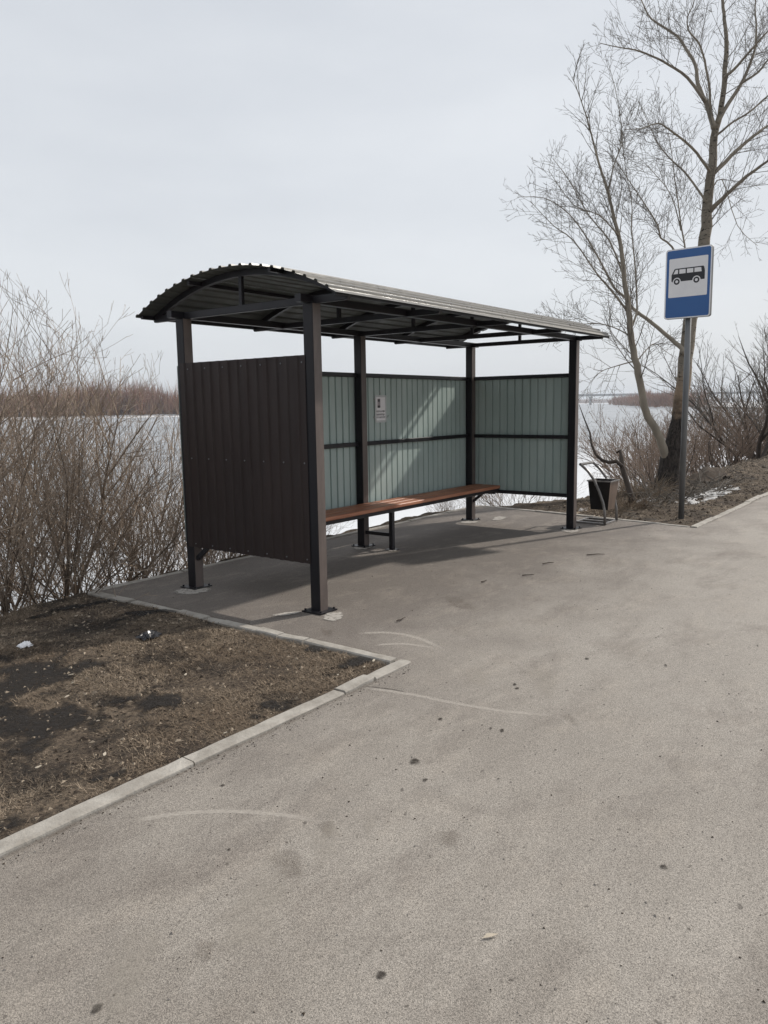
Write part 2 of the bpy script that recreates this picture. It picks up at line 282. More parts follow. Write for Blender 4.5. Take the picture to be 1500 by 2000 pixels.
def ribbon(name, pts, width, mat, parent, z, seed):
    rnd = random.Random(seed); P = []
    for i in range(len(pts)-1):                               # Catmull-Rom through the points
        p0, p1, p2, p3 = [Vector(pts[min(max(k, 0), len(pts)-1)]+(0,)) for k in (i-1, i, i+1, i+2)]
        for q in range(10):
            t = q/10; P.append(0.5*((2*p1)+(p2-p0)*t+(2*p0-5*p1+4*p2-p3)*t*t+(3*p1-p0-3*p2+p3)*t**3))
    P.append(Vector(pts[-1]+(0,))); mb = MB(); mb.a = []
    for i, p in enumerate(P):
        d = (P[min(i+1, len(P)-1)]-P[max(i-1, 0)]).normalized(); s = Vector((-d.y, d.x, 0)); e = min(1, i/5, (len(P)-1-i)/7)
        wd = width*(1.0+0.25*rnd.random()); p = p+s*rnd.uniform(-.04, .04)*width
        for k, a in ((-1, 0), (-0.35, 1), (0.35, 1), (1, 0)): q = p+s*(k*wd/2); mb.v.append((q.x, q.y, z)); mb.a.append(a*e)
    for i in range(len(P)-1):
        for k in range(3): mb.f.append((i*4+k, (i+1)*4+k, (i+1)*4+k+1, i*4+k+1)); mb.m.append(0)
    return mb.build(name, mat, parent)
def blot(name, x, y, rx, ry, rot, mat, parent, z, seed, core=0.45, n=22):
    rnd = random.Random(seed); mb = MB(); mb.a = [1.0]; mb.v = [(x, y, z)]; jit = [0.7+0.5*rnd.random() for _ in range(n)]; jit = [(jit[i-1]+jit[i]+jit[(i+1) % n])/3 for i in range(n)]
    for f, a in ((core, 0.95), (1.0, 0.0)):
        for i in range(n):
            t = 2*math.pi*i/n; px, py = rx*f*jit[i]*math.cos(t), ry*f*jit[i]*math.sin(t)
            mb.v.append((x+px*math.cos(rot)-py*math.sin(rot), y+px*math.sin(rot)+py*math.cos(rot), z)); mb.a.append(a)
    for i in range(n):
        j = (i+1) % n; mb.f += [(0, 1+i, 1+j), (1+i, 1+n+i, 1+n+j, 1+j)]; mb.m += [0, 0]
    return mb.build(name, mat, parent)
G2 = lambda u, v: tuple(ground_px(u, v))[:2]
for k, (pp, wd) in enumerate([([(700, 1342), (800, 1356), (900, 1376), (1000, 1391), (1105, 1400)], 0.034), ([(255, 1606), (330, 1592), (430, 1585), (530, 1590), (650, 1608)], 0.03), ([(690, 1238), (760, 1236), (820, 1248), (880, 1275)], 0.045), ([(720, 1262), (790, 1258), (880, 1272)], 0.04)]):
    ribbon('dust_line', [G2(*q) for q in pp], wd*1.5, M['dust'], pave, 0.0007+0.0001*k, 40+k)
for k, (a, b) in enumerate([((-.62, -1.283), (-6.5, -1.283)), ((5.9, -1.29), (16, -1.29)), ((-.545, -1.1), (-.57, 2.1))]): ribbon('kerb_dirt', [(a[0]+(b[0]-a[0])*i/8, a[1]+(b[1]-a[1])*i/8) for i in range(9)], .06, M['mud'], pave, .0022, 300+k)
ribbon('crack', [G2(700, 1340), G2(760, 1346), G2(810, 1356)], 0.012, M['stain'], pave, 0.0026, 61)
for k, (u, v, rx, ry) in enumerate([(810, 1487, .05, .035), (830, 1524, .03, .016), (745, 1905, .03, .022), (860, 1405, .03, .02), (980, 1427, .035, .016), (958, 1423, .025, .012), (1005, 1337, .035, .016), (435, 1534, .022, .014), (1010, 1345, .03, .02), (1146, 1287, .04, .02), (1296, 1694, .025, .02), (1300, 1300, .04, .015), (190, 1970, .03, .02), (447, 1660, .012, .01), (1085, 1465, .012, .01), (973, 1522, .012, .01)]):
    blot('stain', *G2(u, v), rx, ry, 0.4, M['stain'], pave, 0.0012+0.0001*k, 80+k)
for k, (u, v, rx, ry) in enumerate([(400, 1855, .09, .06), (1110, 1403, .16, .05), (640, 1618, .12, .06), (880, 1640, .14, .1), (640, 1236, .22, .09), (900, 1180, .5, .2), (560, 1690, .2, .12)]):
    blot('mud_patch', *G2(u, v), rx, ry, 0.9, M['mud'], pave, 0.003+0.0001*k, 120+k, 0.3)
for k, (u, v, rx, ry) in enumerate([(720, 1612, .12, .05), (930, 1320, .35, .16), (1060, 1330, .5, .15), (500, 1780, .5, .16), (250, 1900, .35, .15), (640, 1640, .3, .08)]):
    blot('dust_patch', *G2(u, v), rx, ry, 0.6, M['dustp'], pave, 0.004+0.0001*k, 140+k, 0.3)

# kerbs: every stone its own part
def kerb(name, label, a, b, length, width, seed, joints=None):
    rnd = random.Random(seed); a, b = Vector(a+(0,)), Vector(b+(0,)); d = b-a; Ln = d.length; d.normalize(); s = Vector((-d.y, d.x, 0))
    root = tag(empty(name), label, kind='structure'); t = 0.0; js = list(joints or [])
    while t < Ln-0.02:
        e = js.pop(0) if js else t+length*rnd.uniform(.97, 1.03)
        e = min(e, Ln); z = 0.013+rnd.uniform(-.006, .008); off = rnd.uniform(-.009, .009); tilt = rnd.uniform(-.008, .008); mb = MB(); c = 0.008; nseg = max(2, int((e-t)/0.09)); g = rnd.uniform(.004, .009)
        prof = [(-width/2, -0.12), (-width/2, -c), (-width/2+c, 0), (width/2-c, 0), (width/2, -c), (width/2, -0.12)]
        for i in range(nseg+1):
            tt = t+g+(e-t-2*g)*i/nseg; zz = z+tilt*(i/nseg-.5)
            for k, (q, h) in enumerate(prof):
                chip = 0.007*max(0, noise.noise((tt*9+seed, k*3.1, seed))) if k in (1, 2, 3, 4) else 0
                p = a+d*tt+s*(q*(1-chip*6)+off); mb.v.append((p.x, p.y, zz+h-chip))
        for i in range(nseg):
            for k in range(5): mb.f.append((i*6+k, i*6+k+1, (i+1)*6+k+1, (i+1)*6+k)); mb.m.append(0)
        mb.f += [tuple(range(5, -1, -1)), tuple(nseg*6+k for k in range(6))]; mb.m += [0, 0]
        mb.build('kerb_stone', M['concrete'], root); t = e
    return root
kerb('kerb', 'straight concrete kerb between the road and the brown lawn', (-0.56, -1.225), (-24.56, -1.225), 1.05, 0.088, 3, [0.37, 0.65, 1.73, 2.8])
kerb('kerb', 'concrete kerb running past the left end of the shelter', (-0.6, -1.17), (-0.63, 2.16), 0.6, 0.085, 5, [.75, 1.0, 1.22, 1.62, 1.8, 2.12])
kerb('kerb', 'thin concrete kerb behind the shelter along the bank', (-0.58, 2.2), (6.3, 2.24), 1.0, 0.075, 7)
kerb('kerb', 'concrete kerb behind the litter bin at the platform end', (right_kerb_x(2.1), 2.15), (5.84, -1.17), 1.0, 0.075, 9)
kerb('kerb', 'concrete kerb along the road beside the bus stop sign', (5.8, -1.235), (40.8, -1.235), 1.0, 0.09, 11)

# ------------------------------------------------------------------ bus shelter
L_, W_, P_ = 4.968, 1.6, 0.1
sh = tag(empty('bus_shelter', (0, 0, 0)), 'dark brown metal bus shelter with arched corrugated roof and wooden bench', 'bus shelter')
YR, ZT, ZA = 1.165, 2.425, 2.725            # roof: half width, tip height, crown height
rise = ZA-ZT; RR = (YR*YR+rise*rise)/(2*rise); ZC = ZA-RR; AMAX = math.asin(YR/RR); YC = 0.81
def arc(a, r): return (YC+r*math.sin(a), ZC+r*math.cos(a))
posts = [(0, W_-P_), (0, 0), (2.448, W_-P_), (L_-P_, W_-P_), (L_-P_, 0)]
for k, (x, y) in enumerate(posts):
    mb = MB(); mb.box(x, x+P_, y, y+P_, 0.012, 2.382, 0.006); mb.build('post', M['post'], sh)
    mb = MB(); mb.box(x-.05, x+P_+.05, y-.05, y+P_+.05, 0.003, 0.013); bp = mb.build('base_plate', M['steel'], sh)
    for i in (-1, 1):
        for j in (-1, 1):
            cx, cy = x+P_/2+i*.08, y+P_/2+j*.08; mb = MB(); mb.tube([(cx, cy, .012), (cx, cy, .028)], .009, 6); mb.build('bolt', M['steel'], bp)
for k, (u, v, rx, ry, rot) in enumerate([(650, 1205, .2, .12, .5), (380, 1154, .24, .2, 0), (708, 1070, .2, .14, 0), (918, 1020, .22, .16, 0), (1115, 1036, .26, .17, .2), (560, 1200, .16, .06, -.5), (975, 1013, .3, .12, .2), (767, 1076, .08, .08, 0)]):
    blot('mortar_patch', *G2(u, v), rx, ry, rot, M['mortar'], sh, 0.005+0.0002*k, 200+k, 0.6)
for nm, y in (('front_beam', 0.02), ('back_beam', W_-0.08)):
    mb = MB(); mb.box(-0.1, L_+0.12, y, y+0.06, 2.384, 2.442, 0.004); mb.build(nm, M['steel'], sh)
for nm, a in (('eave_purlin', -AMAX*.97), ('eave_purlin', AMAX*.97), ('purlin', -.2), ('purlin', .2)):
    y, z = arc(a, RR-.03); mb = MB(); mb.box(-0.1, L_+0.14, y-.015, y+.015, z-.016, z+.014, 0.002); mb.build(nm, M['steel'], sh)
for k in range(5):
    x = 0.03+k*(L_-0.06-0.04)/4
    mb = MB(); mb.box(x, x+0.04, YC-YR+.05, YC+YR-.05, 2.380, 2.430 if k else 2.438, 0.003); tr = mb.build('truss_chord', M['steel'], sh)
    mb = MB()                                                        # arched top chord
    for i in range(25):
        a = -AMAX*.985+2*AMAX*.985*i/24
        for xx in (x+.001, x+.039):
            for r in (RR-.062, RR-.014): y, z = arc(a, r); mb.v.append((xx, y, z))
    for i in range(24):
        b = i*4; c = b+4; mb.f += [(b, b+1, c+1, c), (b+1, b+3, c+3, c+1), (b+3, b+2, c+2, c+3), (b+2, b, c, c+2)]; mb.m += [0]*4
    mb.f += [(0, 2, 3, 1), (96, 97, 99, 98)]; mb.m += [0, 0]
    mb.build('truss_arch', M['steel'], sh)
    mb = MB(); mb.box(x+.004, x+.036, YC-.02, YC+.014, 2.428, ZA-.06, 0.002); mb.build('king_post', M['steel'], sh)
# corrugated sheets, painted outside, primed inside
def profile(length, pitch, crestw, slope, depth):
    pts = []; x = 0.0
    while x < length-1e-4:
        for dx, h in ((0, 0), (pitch-crestw-2*slope, 0), (pitch-crestw-slope, depth), (pitch-slope, depth)):
            if x+dx <= length: pts.append((x+dx, h))
        x += pitch
    pts.append((length, 0)); return pts
def sheet(name, pts3, nrm, ext, mats, parent, th=0.0014):
    """pts3: section points; nrm: outward normals; ext: extrusion vector. outer skin mats[0], inner skin mats[1]"""
    mb = MB(); k = len(pts3); ext = Vector(ext)
    for o in (0.0, -th):
        for e in (0, 1):
            for p, n in zip(pts3, nrm): mb.v.append(tuple(Vector(p)+Vector(n)*o+ext*e))
    for i in range(k-1):
        mb.f.append((i, i+1, k+i+1, k+i)); mb.m.append(0)
        mb.f.append((2*k+i+1, 2*k+i, 3*k+i, 3*k+i+1)); mb.m.append(1)
        for e in (0, k): mb.f.append((e+i, 2*k+e+i, 2*k+e+i+1, e+i+1)); mb.m.append(0)
    for i in (0, k-1): mb.f.append((i, k+i, 3*k+i, 2*k+i)); mb.m.append(0)
    return mb.build(name, mats, parent)
WM = [M['brown'], M['primer']]; PIT = 0.1117
def wall(axis, u0, u1, z0, z1, base, sgn, ns, rib=(0.015, 0.005, 0.019)):
    for k in range(ns):
        a, b = u0+(u1-u0)*k/ns, u0+(u1-u0)*(k+1)/ns; off = 0.0018*(k % 2)
        pr = profile(b-a, PIT, *rib)
        if axis == 'x': pts = [(a+p, base+sgn*(h+off), z0) for p, h in pr]; n = (0, sgn, 0)
        else: pts = [(base+sgn*(h+off), a+p, z0) for p, h in pr]; n = (sgn, 0, 0)
        if (axis == 'x') == (sgn > 0): pass
        sheet('wall_sheet', pts, [n]*len(pts), (0, 0, z1-z0), WM, sh)
wall('y', 0.082, 1.56, 0.388, 2.003, -0.006, -1, 1, (0.03, 0.009, 0.012))
wall('x', -0.002, L_+0.01, 0.425, 1.983, W_+0.004, 1, 4)
wall('y', 0.02, 1.585, 0.405, 1.983, L_+0.004, 1, 2)
def rails(axis, u0, u1, base, z):
    for nm, zz in zip(('top_rail', 'middle_rail', 'bottom_rail'), z):
        mb = MB()
        if axis == 'x': mb.box(u0, u1, base-.042, base-.001, zz-.046, zz, 0.003)
        else: mb.box(min(base, base), base+.041, u0, u1, zz-.046, zz, 0.003)
        mb.build(nm, M['steel'], sh)
rails('x', 0.1, 2.448, W_+0.001, (1.979, 1.204, 0.47)); rails('x', 2.548, L_-.1, W_+0.001, (1.979, 1.204, 0.47))
rails('y', 0.1, 1.5, L_-.04, (1.979, 1.200, 0.447)); rails('y', 0.1, 1.5, 0.001, (1.97, 1.200, 0.44))
# roof sheets: ribs run along the shelter
nrib = 20; seg = 3
for k in range(seg):
    a0, a1 = -AMAX+2*AMAX*k/seg, -AMAX+2*AMAX*(k+1)/seg; Ls = (a1-a0)*RR; pit = 2*AMAX*RR/21
    pr = profile(Ls, pit, 0.024, 0.009, 0.015); pts = []; nr = []
    for s, h in pr:
        a = a0+s/RR; y, z = arc(a, RR-.012+h+0.0016*(k % 2)); pts.append((-0.135, y, z)); nr.append((0, math.sin(a), math.cos(a)))
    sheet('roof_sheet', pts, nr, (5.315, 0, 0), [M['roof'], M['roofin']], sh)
# screws along the rails of the end wall
sc_ = MB(); sc_.tube([(0, 0, 0), (-.005, 0, 0)], .0065, 6); scm = sc_.mesh('screw', M['galv'])
for z in (1.95, 1.18, .42):
    for k in range(7): o = bpy.data.objects.new('screw', scm); COL.objects.link(o); o.parent = sh; o.location = (-.0062, .115+k*.2234, z)
# bench
seat = empty('bench_seat'); seat.parent = sh
for k in range(3):
    y0 = 1.105+k*0.132; mb = MB(); mb.box(0.105, 4.955, y0, y0+.126, 0.468+.001*k, 0.508+.001*k, 0.006); mb.build('plank', M['wood'], seat)
for nm, y in (('seat_rail', 1.118), ('seat_rail', 1.44)):
    mb = MB(); mb.box(0.104, 4.95, y, y+.04, 0.427, 0.467, 0.003); mb.build(nm, M['steel'], sh)
mb = MB(); mb.box(2.465, 2.515, 1.107, 1.157, 0.006, 0.43, 0.004); mb.build('bench_leg', M['steel'], sh)
mb = MB(); mb.box(2.43, 2.55, 1.075, 1.19, 0.002, 0.008); mb.build('foot_plate', M['steel'], sh)
mb = MB(); mb.box(2.476, 2.506, 1.157, 1.5, 0.15, 0.19, 0.003); mb.build('bench_stretcher', M['steel'], sh)
for x in (0.02, L_-.075):
    mb = MB(); mb.bar((x+.02, 1.5, 0.27), (x+.02, 1.31, 0.425), 0.035, 0.035, (1, 0, 0)); mb.build('bench_brace', M['steel'], sh)
    mb = MB(); mb.box(x, x+.04, 1.16, 1.5, 0.388, 0.428, 0.003); mb.build('bench_bearer', M['steel'], sh)

# poster taped to the back wall
ps = tag(empty('poster', (2.93, 1.598, 1.575)), 'small white printed notice taped to the shelter back wall', 'poster')
def flat(name, x0, x1, z0, z1, y, mat, parent, th=0.0008):
    mb = MB(); mb.box(x0, x1, y-th, y, z0, z1); return mb.build(name, mat, parent)
flat('sheet', -.098, .098, -.145, .145, 0, M['paper'], ps)
flat('portrait', -.062, -.008, .02, .118, -.0012, M['portrait'], ps, .0006)
flat('portrait_hair', -.052, -.016, .082, .112, -.0022, M['ink'], ps, .0006); flat('portrait_coat', -.062, -.012, .012, .038, -.0022, M['ink'], ps, .0006)
rnd = random.Random(4)
for r_, (z, h) in enumerate(((-.03, .022), (-.068, .026), (-.1, .022))):
    x = -.08
    while x < .068:
        wd = rnd.uniform(.009, .015); mb = MB()
        mb.box(x, x+.0035, -.0016, -.0010, z-h/2, z+h/2); mb.box(x+wd-.0035, x+wd, -.0016, -.0010, z-h/2*rnd.choice((1, .4)), z+h/2)
        mb.box(x+.0035, x+wd-.0035, -.0017, -.0011, z+rnd.choice((-h/2, 0, h/2-.004)), z+rnd.choice((h/2, 0))+.003 if False else z+rnd.choice((-h/2, 0, h/2-.004))+.0045); mb.build('letter', M['ink'], ps); x += wd+.006
for (x, z, a, b) in ((-.098, 0, .012, .15), (.098, 0, .012, .15), (0, .148, .1, .012), (0, -.148, .1, .012)):
    flat('tape_strip', x-a, x+a, z-b, z+b, -.003, M['tape'], ps, .0004)
for (x, z, dx, dz) in ((-.115, -.11, -.04, .02), (.11, -.11, .035, .03), (-.01, .17, -.012, .045), (-.115, .1, -.03, .02)):
    mb = MB(); mb.bar((x, -.004, z), (x+dx, -.009, z+dz), .0015, .016, (0, -1, 0.3)); mb.build('tape_end', M['tape'], ps)

# ------------------------------------------------------------------ bus stop sign
sb = ground_px(1330, 1014)
sg = tag(empty('bus_stop_sign', (sb.x, sb.y, 0), -0.05), 'blue and white bus stop sign with a black bus on a grey pole', 'sign')
mb = MB(); mb.tube([(0, 0, -.05), (0, 0, 3.4)], .038, 16); mb.smooth = True; mb.build('pole', M['galv'], sg)
SW, SH, SZ = 0.6, 0.9, 2.70
def rrect(w_, h_, r, n=6):
    P = []
    for cx, cz, a0 in ((w_/2-r, h_/2-r, 0), (-w_/2+r, h_/2-r, 90), (-w_/2+r, -h_/2+r, 180), (w_/2-r, -h_/2+r, 270)):
        for i in range(n+1): a = R(a0+90*i/n); P.append((cx+r*math.cos(a), cz+r*math.sin(a)))
    return P
def plate(name, poly, x, th, mat, parent, zc=SZ+SH/2):
    """poly in (right, up) as seen from the road; extruded th towards -x"""
    mb = MB(); k = len(poly); mb.v = [(x, -p, zc+q) for p, q in poly]+[(x-th, -p, zc+q) for p, q in poly]
    mb.f = [tuple(range(k)), tuple(range(2*k-1, k-1, -1))]+[(i, i+k, (i+1) % k+k, (i+1) % k) for i in range(k)]; mb.m = [0]*len(mb.f)
    return mb.build(name, mat, parent)
face = plate('sign_panel', rrect(SW, SH, .035), -.02, .055, M['sign_back'], sg)
plate('white_border', rrect(SW-.004, SH-.004, .034), -.0752, .002, M['sign_white'], face); plate('blue_field', rrect(SW-.034, SH-.034, .025), -.0774, .0012, M['sign_blue'], face)
def shift(p, dx, dz): return [(a+dx, b+dz) for a, b in p]
plate('white_field', shift(rrect(.50, .50, .012), 0, .077), -.0788, .0012, M['sign_white'], face)
BX, BZ, BW, BH = -.215, -.008, .43, .205
bu = lambda u, v: (BX+u*BW, BZ+v*BH)
def arcpts(cu, r, a0, a1, n=14): return [(BX+cu*BW+r*BH*math.cos(R(a0+(a1-a0)*i/n)), BZ+.18*BH+r*BH*math.sin(R(a0+(a1-a0)*i/n))) for i in range(n+1)]
body = [bu(0, .24), bu(0, .62), bu(.085, .97), bu(.12, 1), bu(.95, 1), bu(.975, .94), bu(1, .7), bu(1, .2), bu(.985, .18)]+arcpts(.757, .255, 0, 180)+arcpts(.165, .255, 0, 180)+[bu(.02, .18)]
plate('bus_body', body, -.0802, .001, M['sign_black'], face)
for q in ([(.055, .665), (.195, .665), (.195, .93), (.125, .93)], [(.235, .665), (.425, .665), (.425, .93), (.235, .93)], [(.465, .665), (.655, .665), (.655, .93), (.465, .93)], [(.69, .665), (.905, .665), (.885, .93), (.69, .93)]):
    plate('bus_window', [bu(*c) for c in q], -.0814, .0008, M['sign_white'], face)
for c in (.165, .757):
    plate('bus_wheel', arcpts(c, .19, 0, 343, 20), -.0802, .001, M['sign_black'], face); plate('wheel_hub', arcpts(c, .09, 0, 340, 16), -.0814, .0008, M['sign_white'], face)
for z in (SZ+.2, SZ+.7):
    mb = MB(); mb.box(-.041, .046, -.05, .05, z-.02, z+.02); mb.build('clamp', M['galv'], sg)

# ------------------------------------------------------------------ litter bin
bn = tag(empty('litter_bin', (5.62, 0, 0)), 'dark tapered metal litter bin hung in a curved tube stand', 'litter bin')
q = .0125
mb = MB()
for p0, p1 in (((-.21, -.21, q), (.21, -.2, q)), ((.21, -.2, q), (.23, .2, q)), ((.23, .2, q), (-.19, .19, q)), ((-.19, .19, q), (-.21, -.21, q)), ((.0, -.205, q-.001), (.02, .195, q-.001))): mb.bar(p0, p1, .03, .026)
mb.build('base_frame', M['bintube'], bn)
cur = [(-.21, .012), (-.202, .177), (-.176, .298), (-.119, .448), (-.05, .591), (.043, .709), (.145, .795)]
for x in (-.21, .21):
    mb = MB(); mb.tube([(x, y, z) for y, z in cur], .019, 8); mb.smooth = True; mb.build('curved_arm', M['bintube'], bn)
mb = MB(); mb.tube([(-.222, .145, .795), (.222, .145, .795)], .019, 8); mb.build('top_bar', M['bintube'], bn)
tp, bt, th = .155, .118, .006
def ring(h, c, z): return [(-h, c-h, z), (h, c-h, z), (h, c+h, z), (-h, c+h, z)]
mb = MB(); mb.add(ring(bt, -.09, .19)+ring(tp, -.095, .575)+ring(tp-th, -.095, .575)+ring(bt-th, -.09, .2), [(3, 2, 1, 0)]+[(i, (i+1) % 4, 4+(i+1) % 4, 4+i) for i in range(4)]+[(4+i, 4+(i+1) % 4, 8+(i+1) % 4, 8+i) for i in range(4)]+[(8+i, 8+(i+1) % 4, 12+(i+1) % 4, 12+i) for i in range(4)]+[(12, 13, 14, 15)])
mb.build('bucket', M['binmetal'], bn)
mb = MB(); rr = ring(tp+.006, -.095, .574)
for i in range(4): mb.bar(rr[i], rr[(i+1) % 4], .016, .016)
mb.build('rim', M['bintube'], bn)
for x in (-1, 1): mb = MB(); mb.tube([(x*.15, -.06, .53), (x*.21, -.06, .53)], .009, 6); mb.build('pivot', M['bintube'], bn)

# ------------------------------------------------------------------ branching plants
def rvec(rnd):
    while True:
        v = Vector((rnd.uniform(-1, 1), rnd.uniform(-1, 1), rnd.uniform(-1, 1)))
        if 0.05 < v.length < 1: return v.normalized()
def path(rnd, p, d, length, nseg, wob, up):
    pts = [Vector(p)]; d = d.normalized()
    for i in range(nseg): d = (d+rvec(rnd)*wob+Vector((0, 0, up))).normalized(); pts.append(pts[-1]+d*(length/nseg))
    return pts
def along(pts, t):
    k = t*(len(pts)-1); i = min(int(k), len(pts)-2); return pts[i].lerp(pts[i+1], k-i), (pts[i+1]-pts[i]).normalized()
def sprout(rnd, mb, pts, r0, levels, dens, ln, up, t0=0.15, spread=0.9, rmin=0.0012):
    """twigs along a branch; levels = how many generations follow"""
    total = sum((b-a).length for a, b in zip(pts, pts[1:])); n = max(1, int(total*dens[0]*rnd.uniform(.8, 1.2)))
    for k in range(n):
        t = t0+(1-t0)*(k+rnd.random())/n; p, d = along(pts, min(t, .999)); sd = rvec(rnd); sd = (sd-d*sd.dot(d))
        if sd.length < .05: continue
        dd = (d*rnd.uniform(.45, 1.0)+sd.normalized()*spread*rnd.uniform(.6, 1.1)+Vector((0, 0, .15))).normalized()
        l = ln*(1.15-.65*t)*rnd.uniform(.55, 1.25); r = max(rmin, min(r0*(1-.6*t)*.6, l*.011)); ns = 4 if levels > 1 else (3 if levels else 2)
        q = path(rnd, p, dd, l, ns, .13, up); mb.tube(q, [max(rmin*.8, r*(1-.75*i/ns)) for i in range(ns+1)], 4 if r > .006 else 3, False)
        if levels: sprout(rnd, mb, q, r, levels-1, dens[1:], l*.52, up, .2, spread, rmin)
def make_bush(name, seed, nstem, h, lean, dens, stem_mat, twig_mat, r=0.016, rmin=0.0015, t0=.24, lf=.42, fork=2):
    """returns a list of (part name, mesh): a few stems from the root, each forking, twigs in the upper part"""
    rnd = random.Random(seed); parts = []; tw = MB()
    for k in range(nstem):
        a = 2*math.pi*(k+rnd.random()*.8)/nstem; hh = h*rnd.uniform(.75, 1.0); le = lean*rnd.uniform(.3, 1.3); d = Vector((math.cos(a)*le, math.sin(a)*le, 1)); p = Vector((math.cos(a)*.1*rnd.random(), math.sin(a)*.1, -.12))
        q = path(rnd, p, d, hh, 10, .2, .045); rr = r*rnd.uniform(.65, 1.25); mb = MB(); mb.smooth = True
        mb.tube(q, [max(rmin*1.2, rr*(1-.88*(i/10)**.8)) for i in range(11)], 6); chains = [(q, rr, hh)]
        for f in range(fork):
            t = rnd.uniform(.14, .42); pp, dd = along(q, t); sd = rvec(rnd); sd = (sd-dd*sd.dot(dd)).normalized(); l2 = hh*(1-t)*rnd.uniform(.7, .95); r2 = rr*(1-.8*t)*.7
            q2 = path(rnd, pp, dd+sd*rnd.uniform(.45, .95), l2, 8, .14, .06); mb.tube(q2, [max(rmin*1.1, r2*(1-.88*i/8)) for i in range(9)], 5); chains.append((q2, r2, l2))
        parts.append(('stem', mb.mesh('stem', stem_mat)))
        for n_, (c, r_, l_) in enumerate(chains): sprout(rnd, tw, c, r_, len(dens)-1, dens, l_*lf, .075, t0 if n_ == 0 else .12, .7, rmin)
    parts.append(('twigs', tw.mesh('twigs', twig_mat))); return parts
def trim(me, mw):
    """branches that would grow through the shelter are cut back: a trimmed copy of the mesh, or the mesh itself"""
    n = len(me.vertices); co = np.empty(n*3, 'f'); me.vertices.foreach_get('co', co); co = co.reshape(n, 3); m = np.array(mw); w_ = co@m[:3, :3].T+m[:3, 3]
    bad = (w_[:, 0] > -.45) & (w_[:, 0] < 5.4) & (w_[:, 1] < 2.0) & (w_[:, 1] > -.6) & (w_[:, 2] < 3.2)
    if not bad.any(): return me
    me = me.copy(); bm = bmesh.new(); bm.from_mesh(me); bm.verts.ensure_lookup_table(); bmesh.ops.delete(bm, geom=[bm.verts[i] for i in np.nonzero(bad)[0]], context='VERTS'); bm.to_mesh(me); bm.free(); return me
def place(name, parts, loc, rz, sc, label, cat, group):
    mw = Matrix.Translation(loc) @ Matrix.Rotation(rz, 4, 'Z') @ Matrix.Scale(sc, 4)
    if loc[0] < 9: parts = [(nm, trim(me, mw)) for nm, me in parts]
    e = empty(name, loc, rz); e.scale = (sc, sc, sc); tag(e, label, cat, group)
    for nm, me in parts:
        o = bpy.data.objects.new(nm, me); COL.objects.link(o); o.parent = e
        if nm == 'twigs': o['kind'] = 'stuff'
    return e
D3 = (7.5, 8, 8)
shrubs = [make_bush('shrub', 10+i, n, 3.0, le, D3, M['stem'], M['twig'], r_) for i, (n, le, r_) in enumerate(((4, .6, .017), (4, .72, .015), (5, .62, .014), (3, .5, .021)))]
SHR = 'bare shrubs along the bank behind the shelter'
spots = [(-1.62, 2.4, 3, 2.3, .84, 'thick dark stemmed bare shrub at the far left edge of the lawn'), (-1.15, 2.65, 0, 3.3, .9, 'forked bare shrub standing where the lawn meets the bank'), (-.6, 2.85, 1, 0.9, .72, 'spreading bare shrub just left of the kerb corner'), (.4, 3.4, 2, 2.0, .68, 'bushy tan shrub close behind the rear left post'), (1.2, 3.2, 1, 4.1, .45, 'low bare shrub seen under the left wall of the shelter'),
         (-1.0, 3.7, 2, 2.0, 1.12, 'tall bare shrub second in from the left frame edge'), (-.3, 3.9, 3, 3.4, .94, 'upright bare shrub left of the shelter in the second row'), (.9, 4.3, 0, 2.6, .9, 'bare shrub half hidden behind the rear left post'), (2.0, 4.4, 2, 1.3, .92, 'bare shrub whose tips show over the left wall'), (2.5, 3.2, 1, .2, .4, 'low shrub seen under the bench left of its leg'), (3.2, 3.6, 0, 2.2, .45, 'small bare shrub seen under the bench beside its leg'),
         (.2, 5.3, 1, 2.8, 1.3, 'wide bare shrub low on the slope at the left'), (1.4, 5.6, 0, .9, .98, 'bare shrub low on the slope left of the shelter'), (2.8, 5.4, 3, 4.4, 1.02, 'slim bare shrub seen through the gap over the left wall'), (-1.0, 5.2, 0, 1.9, 1.25, 'leftmost bare shrub low on the slope'), (4.3, 6.4, 3, 3.2, .95, 'faint bare shrub tip showing above the back wall')]
for x, y, v, rz, sc, lab in spots: place('shrub', shrubs[v], (x, y, height(x, y)), rz, sc*(1.14 if y < 3 else 1.46), lab, 'shrub', SHR)
for x, y, v, rz, sc, lab in [(7.1, 1.95, 1, .5, .55, 'twiggy bare shrub just behind the litter bin'), (7.9, 2.3, 2, 2.5, .68, 'bare shrub between the shelter and the poplar'), (7.0, 3.0, 0, 4.0, .55, 'low bare shrub seen beneath the right wall of the shelter'), (8.4, 3.3, 1, 1.0, .66, 'bare shrub on the slope behind the right front post')]:
    place('shrub', shrubs[v], (x, y, height(x, y)), rz, sc, lab, 'shrub', 'bare shrubs near the litter bin')
thick = [make_bush('thicket_shrub', 50+i, n, 4.6, le, (3.6, 4.5, 4.5), M['rstem'], M['rtwig'], .045, .005, .3, .4) for i, (n, le) in enumerate(((5, .65), (5, .85), (6, .55)))]
small_tree = [make_bush('small_tree', 60+i, n, 5.4, le, (3.2, 4.2, 4.2), M['rstem'], M['ptwig'], .085, .0045, .3, .42) for i, (n, le) in enumerate(((3, .4), (4, .7)))]
rnd = random.Random(77)
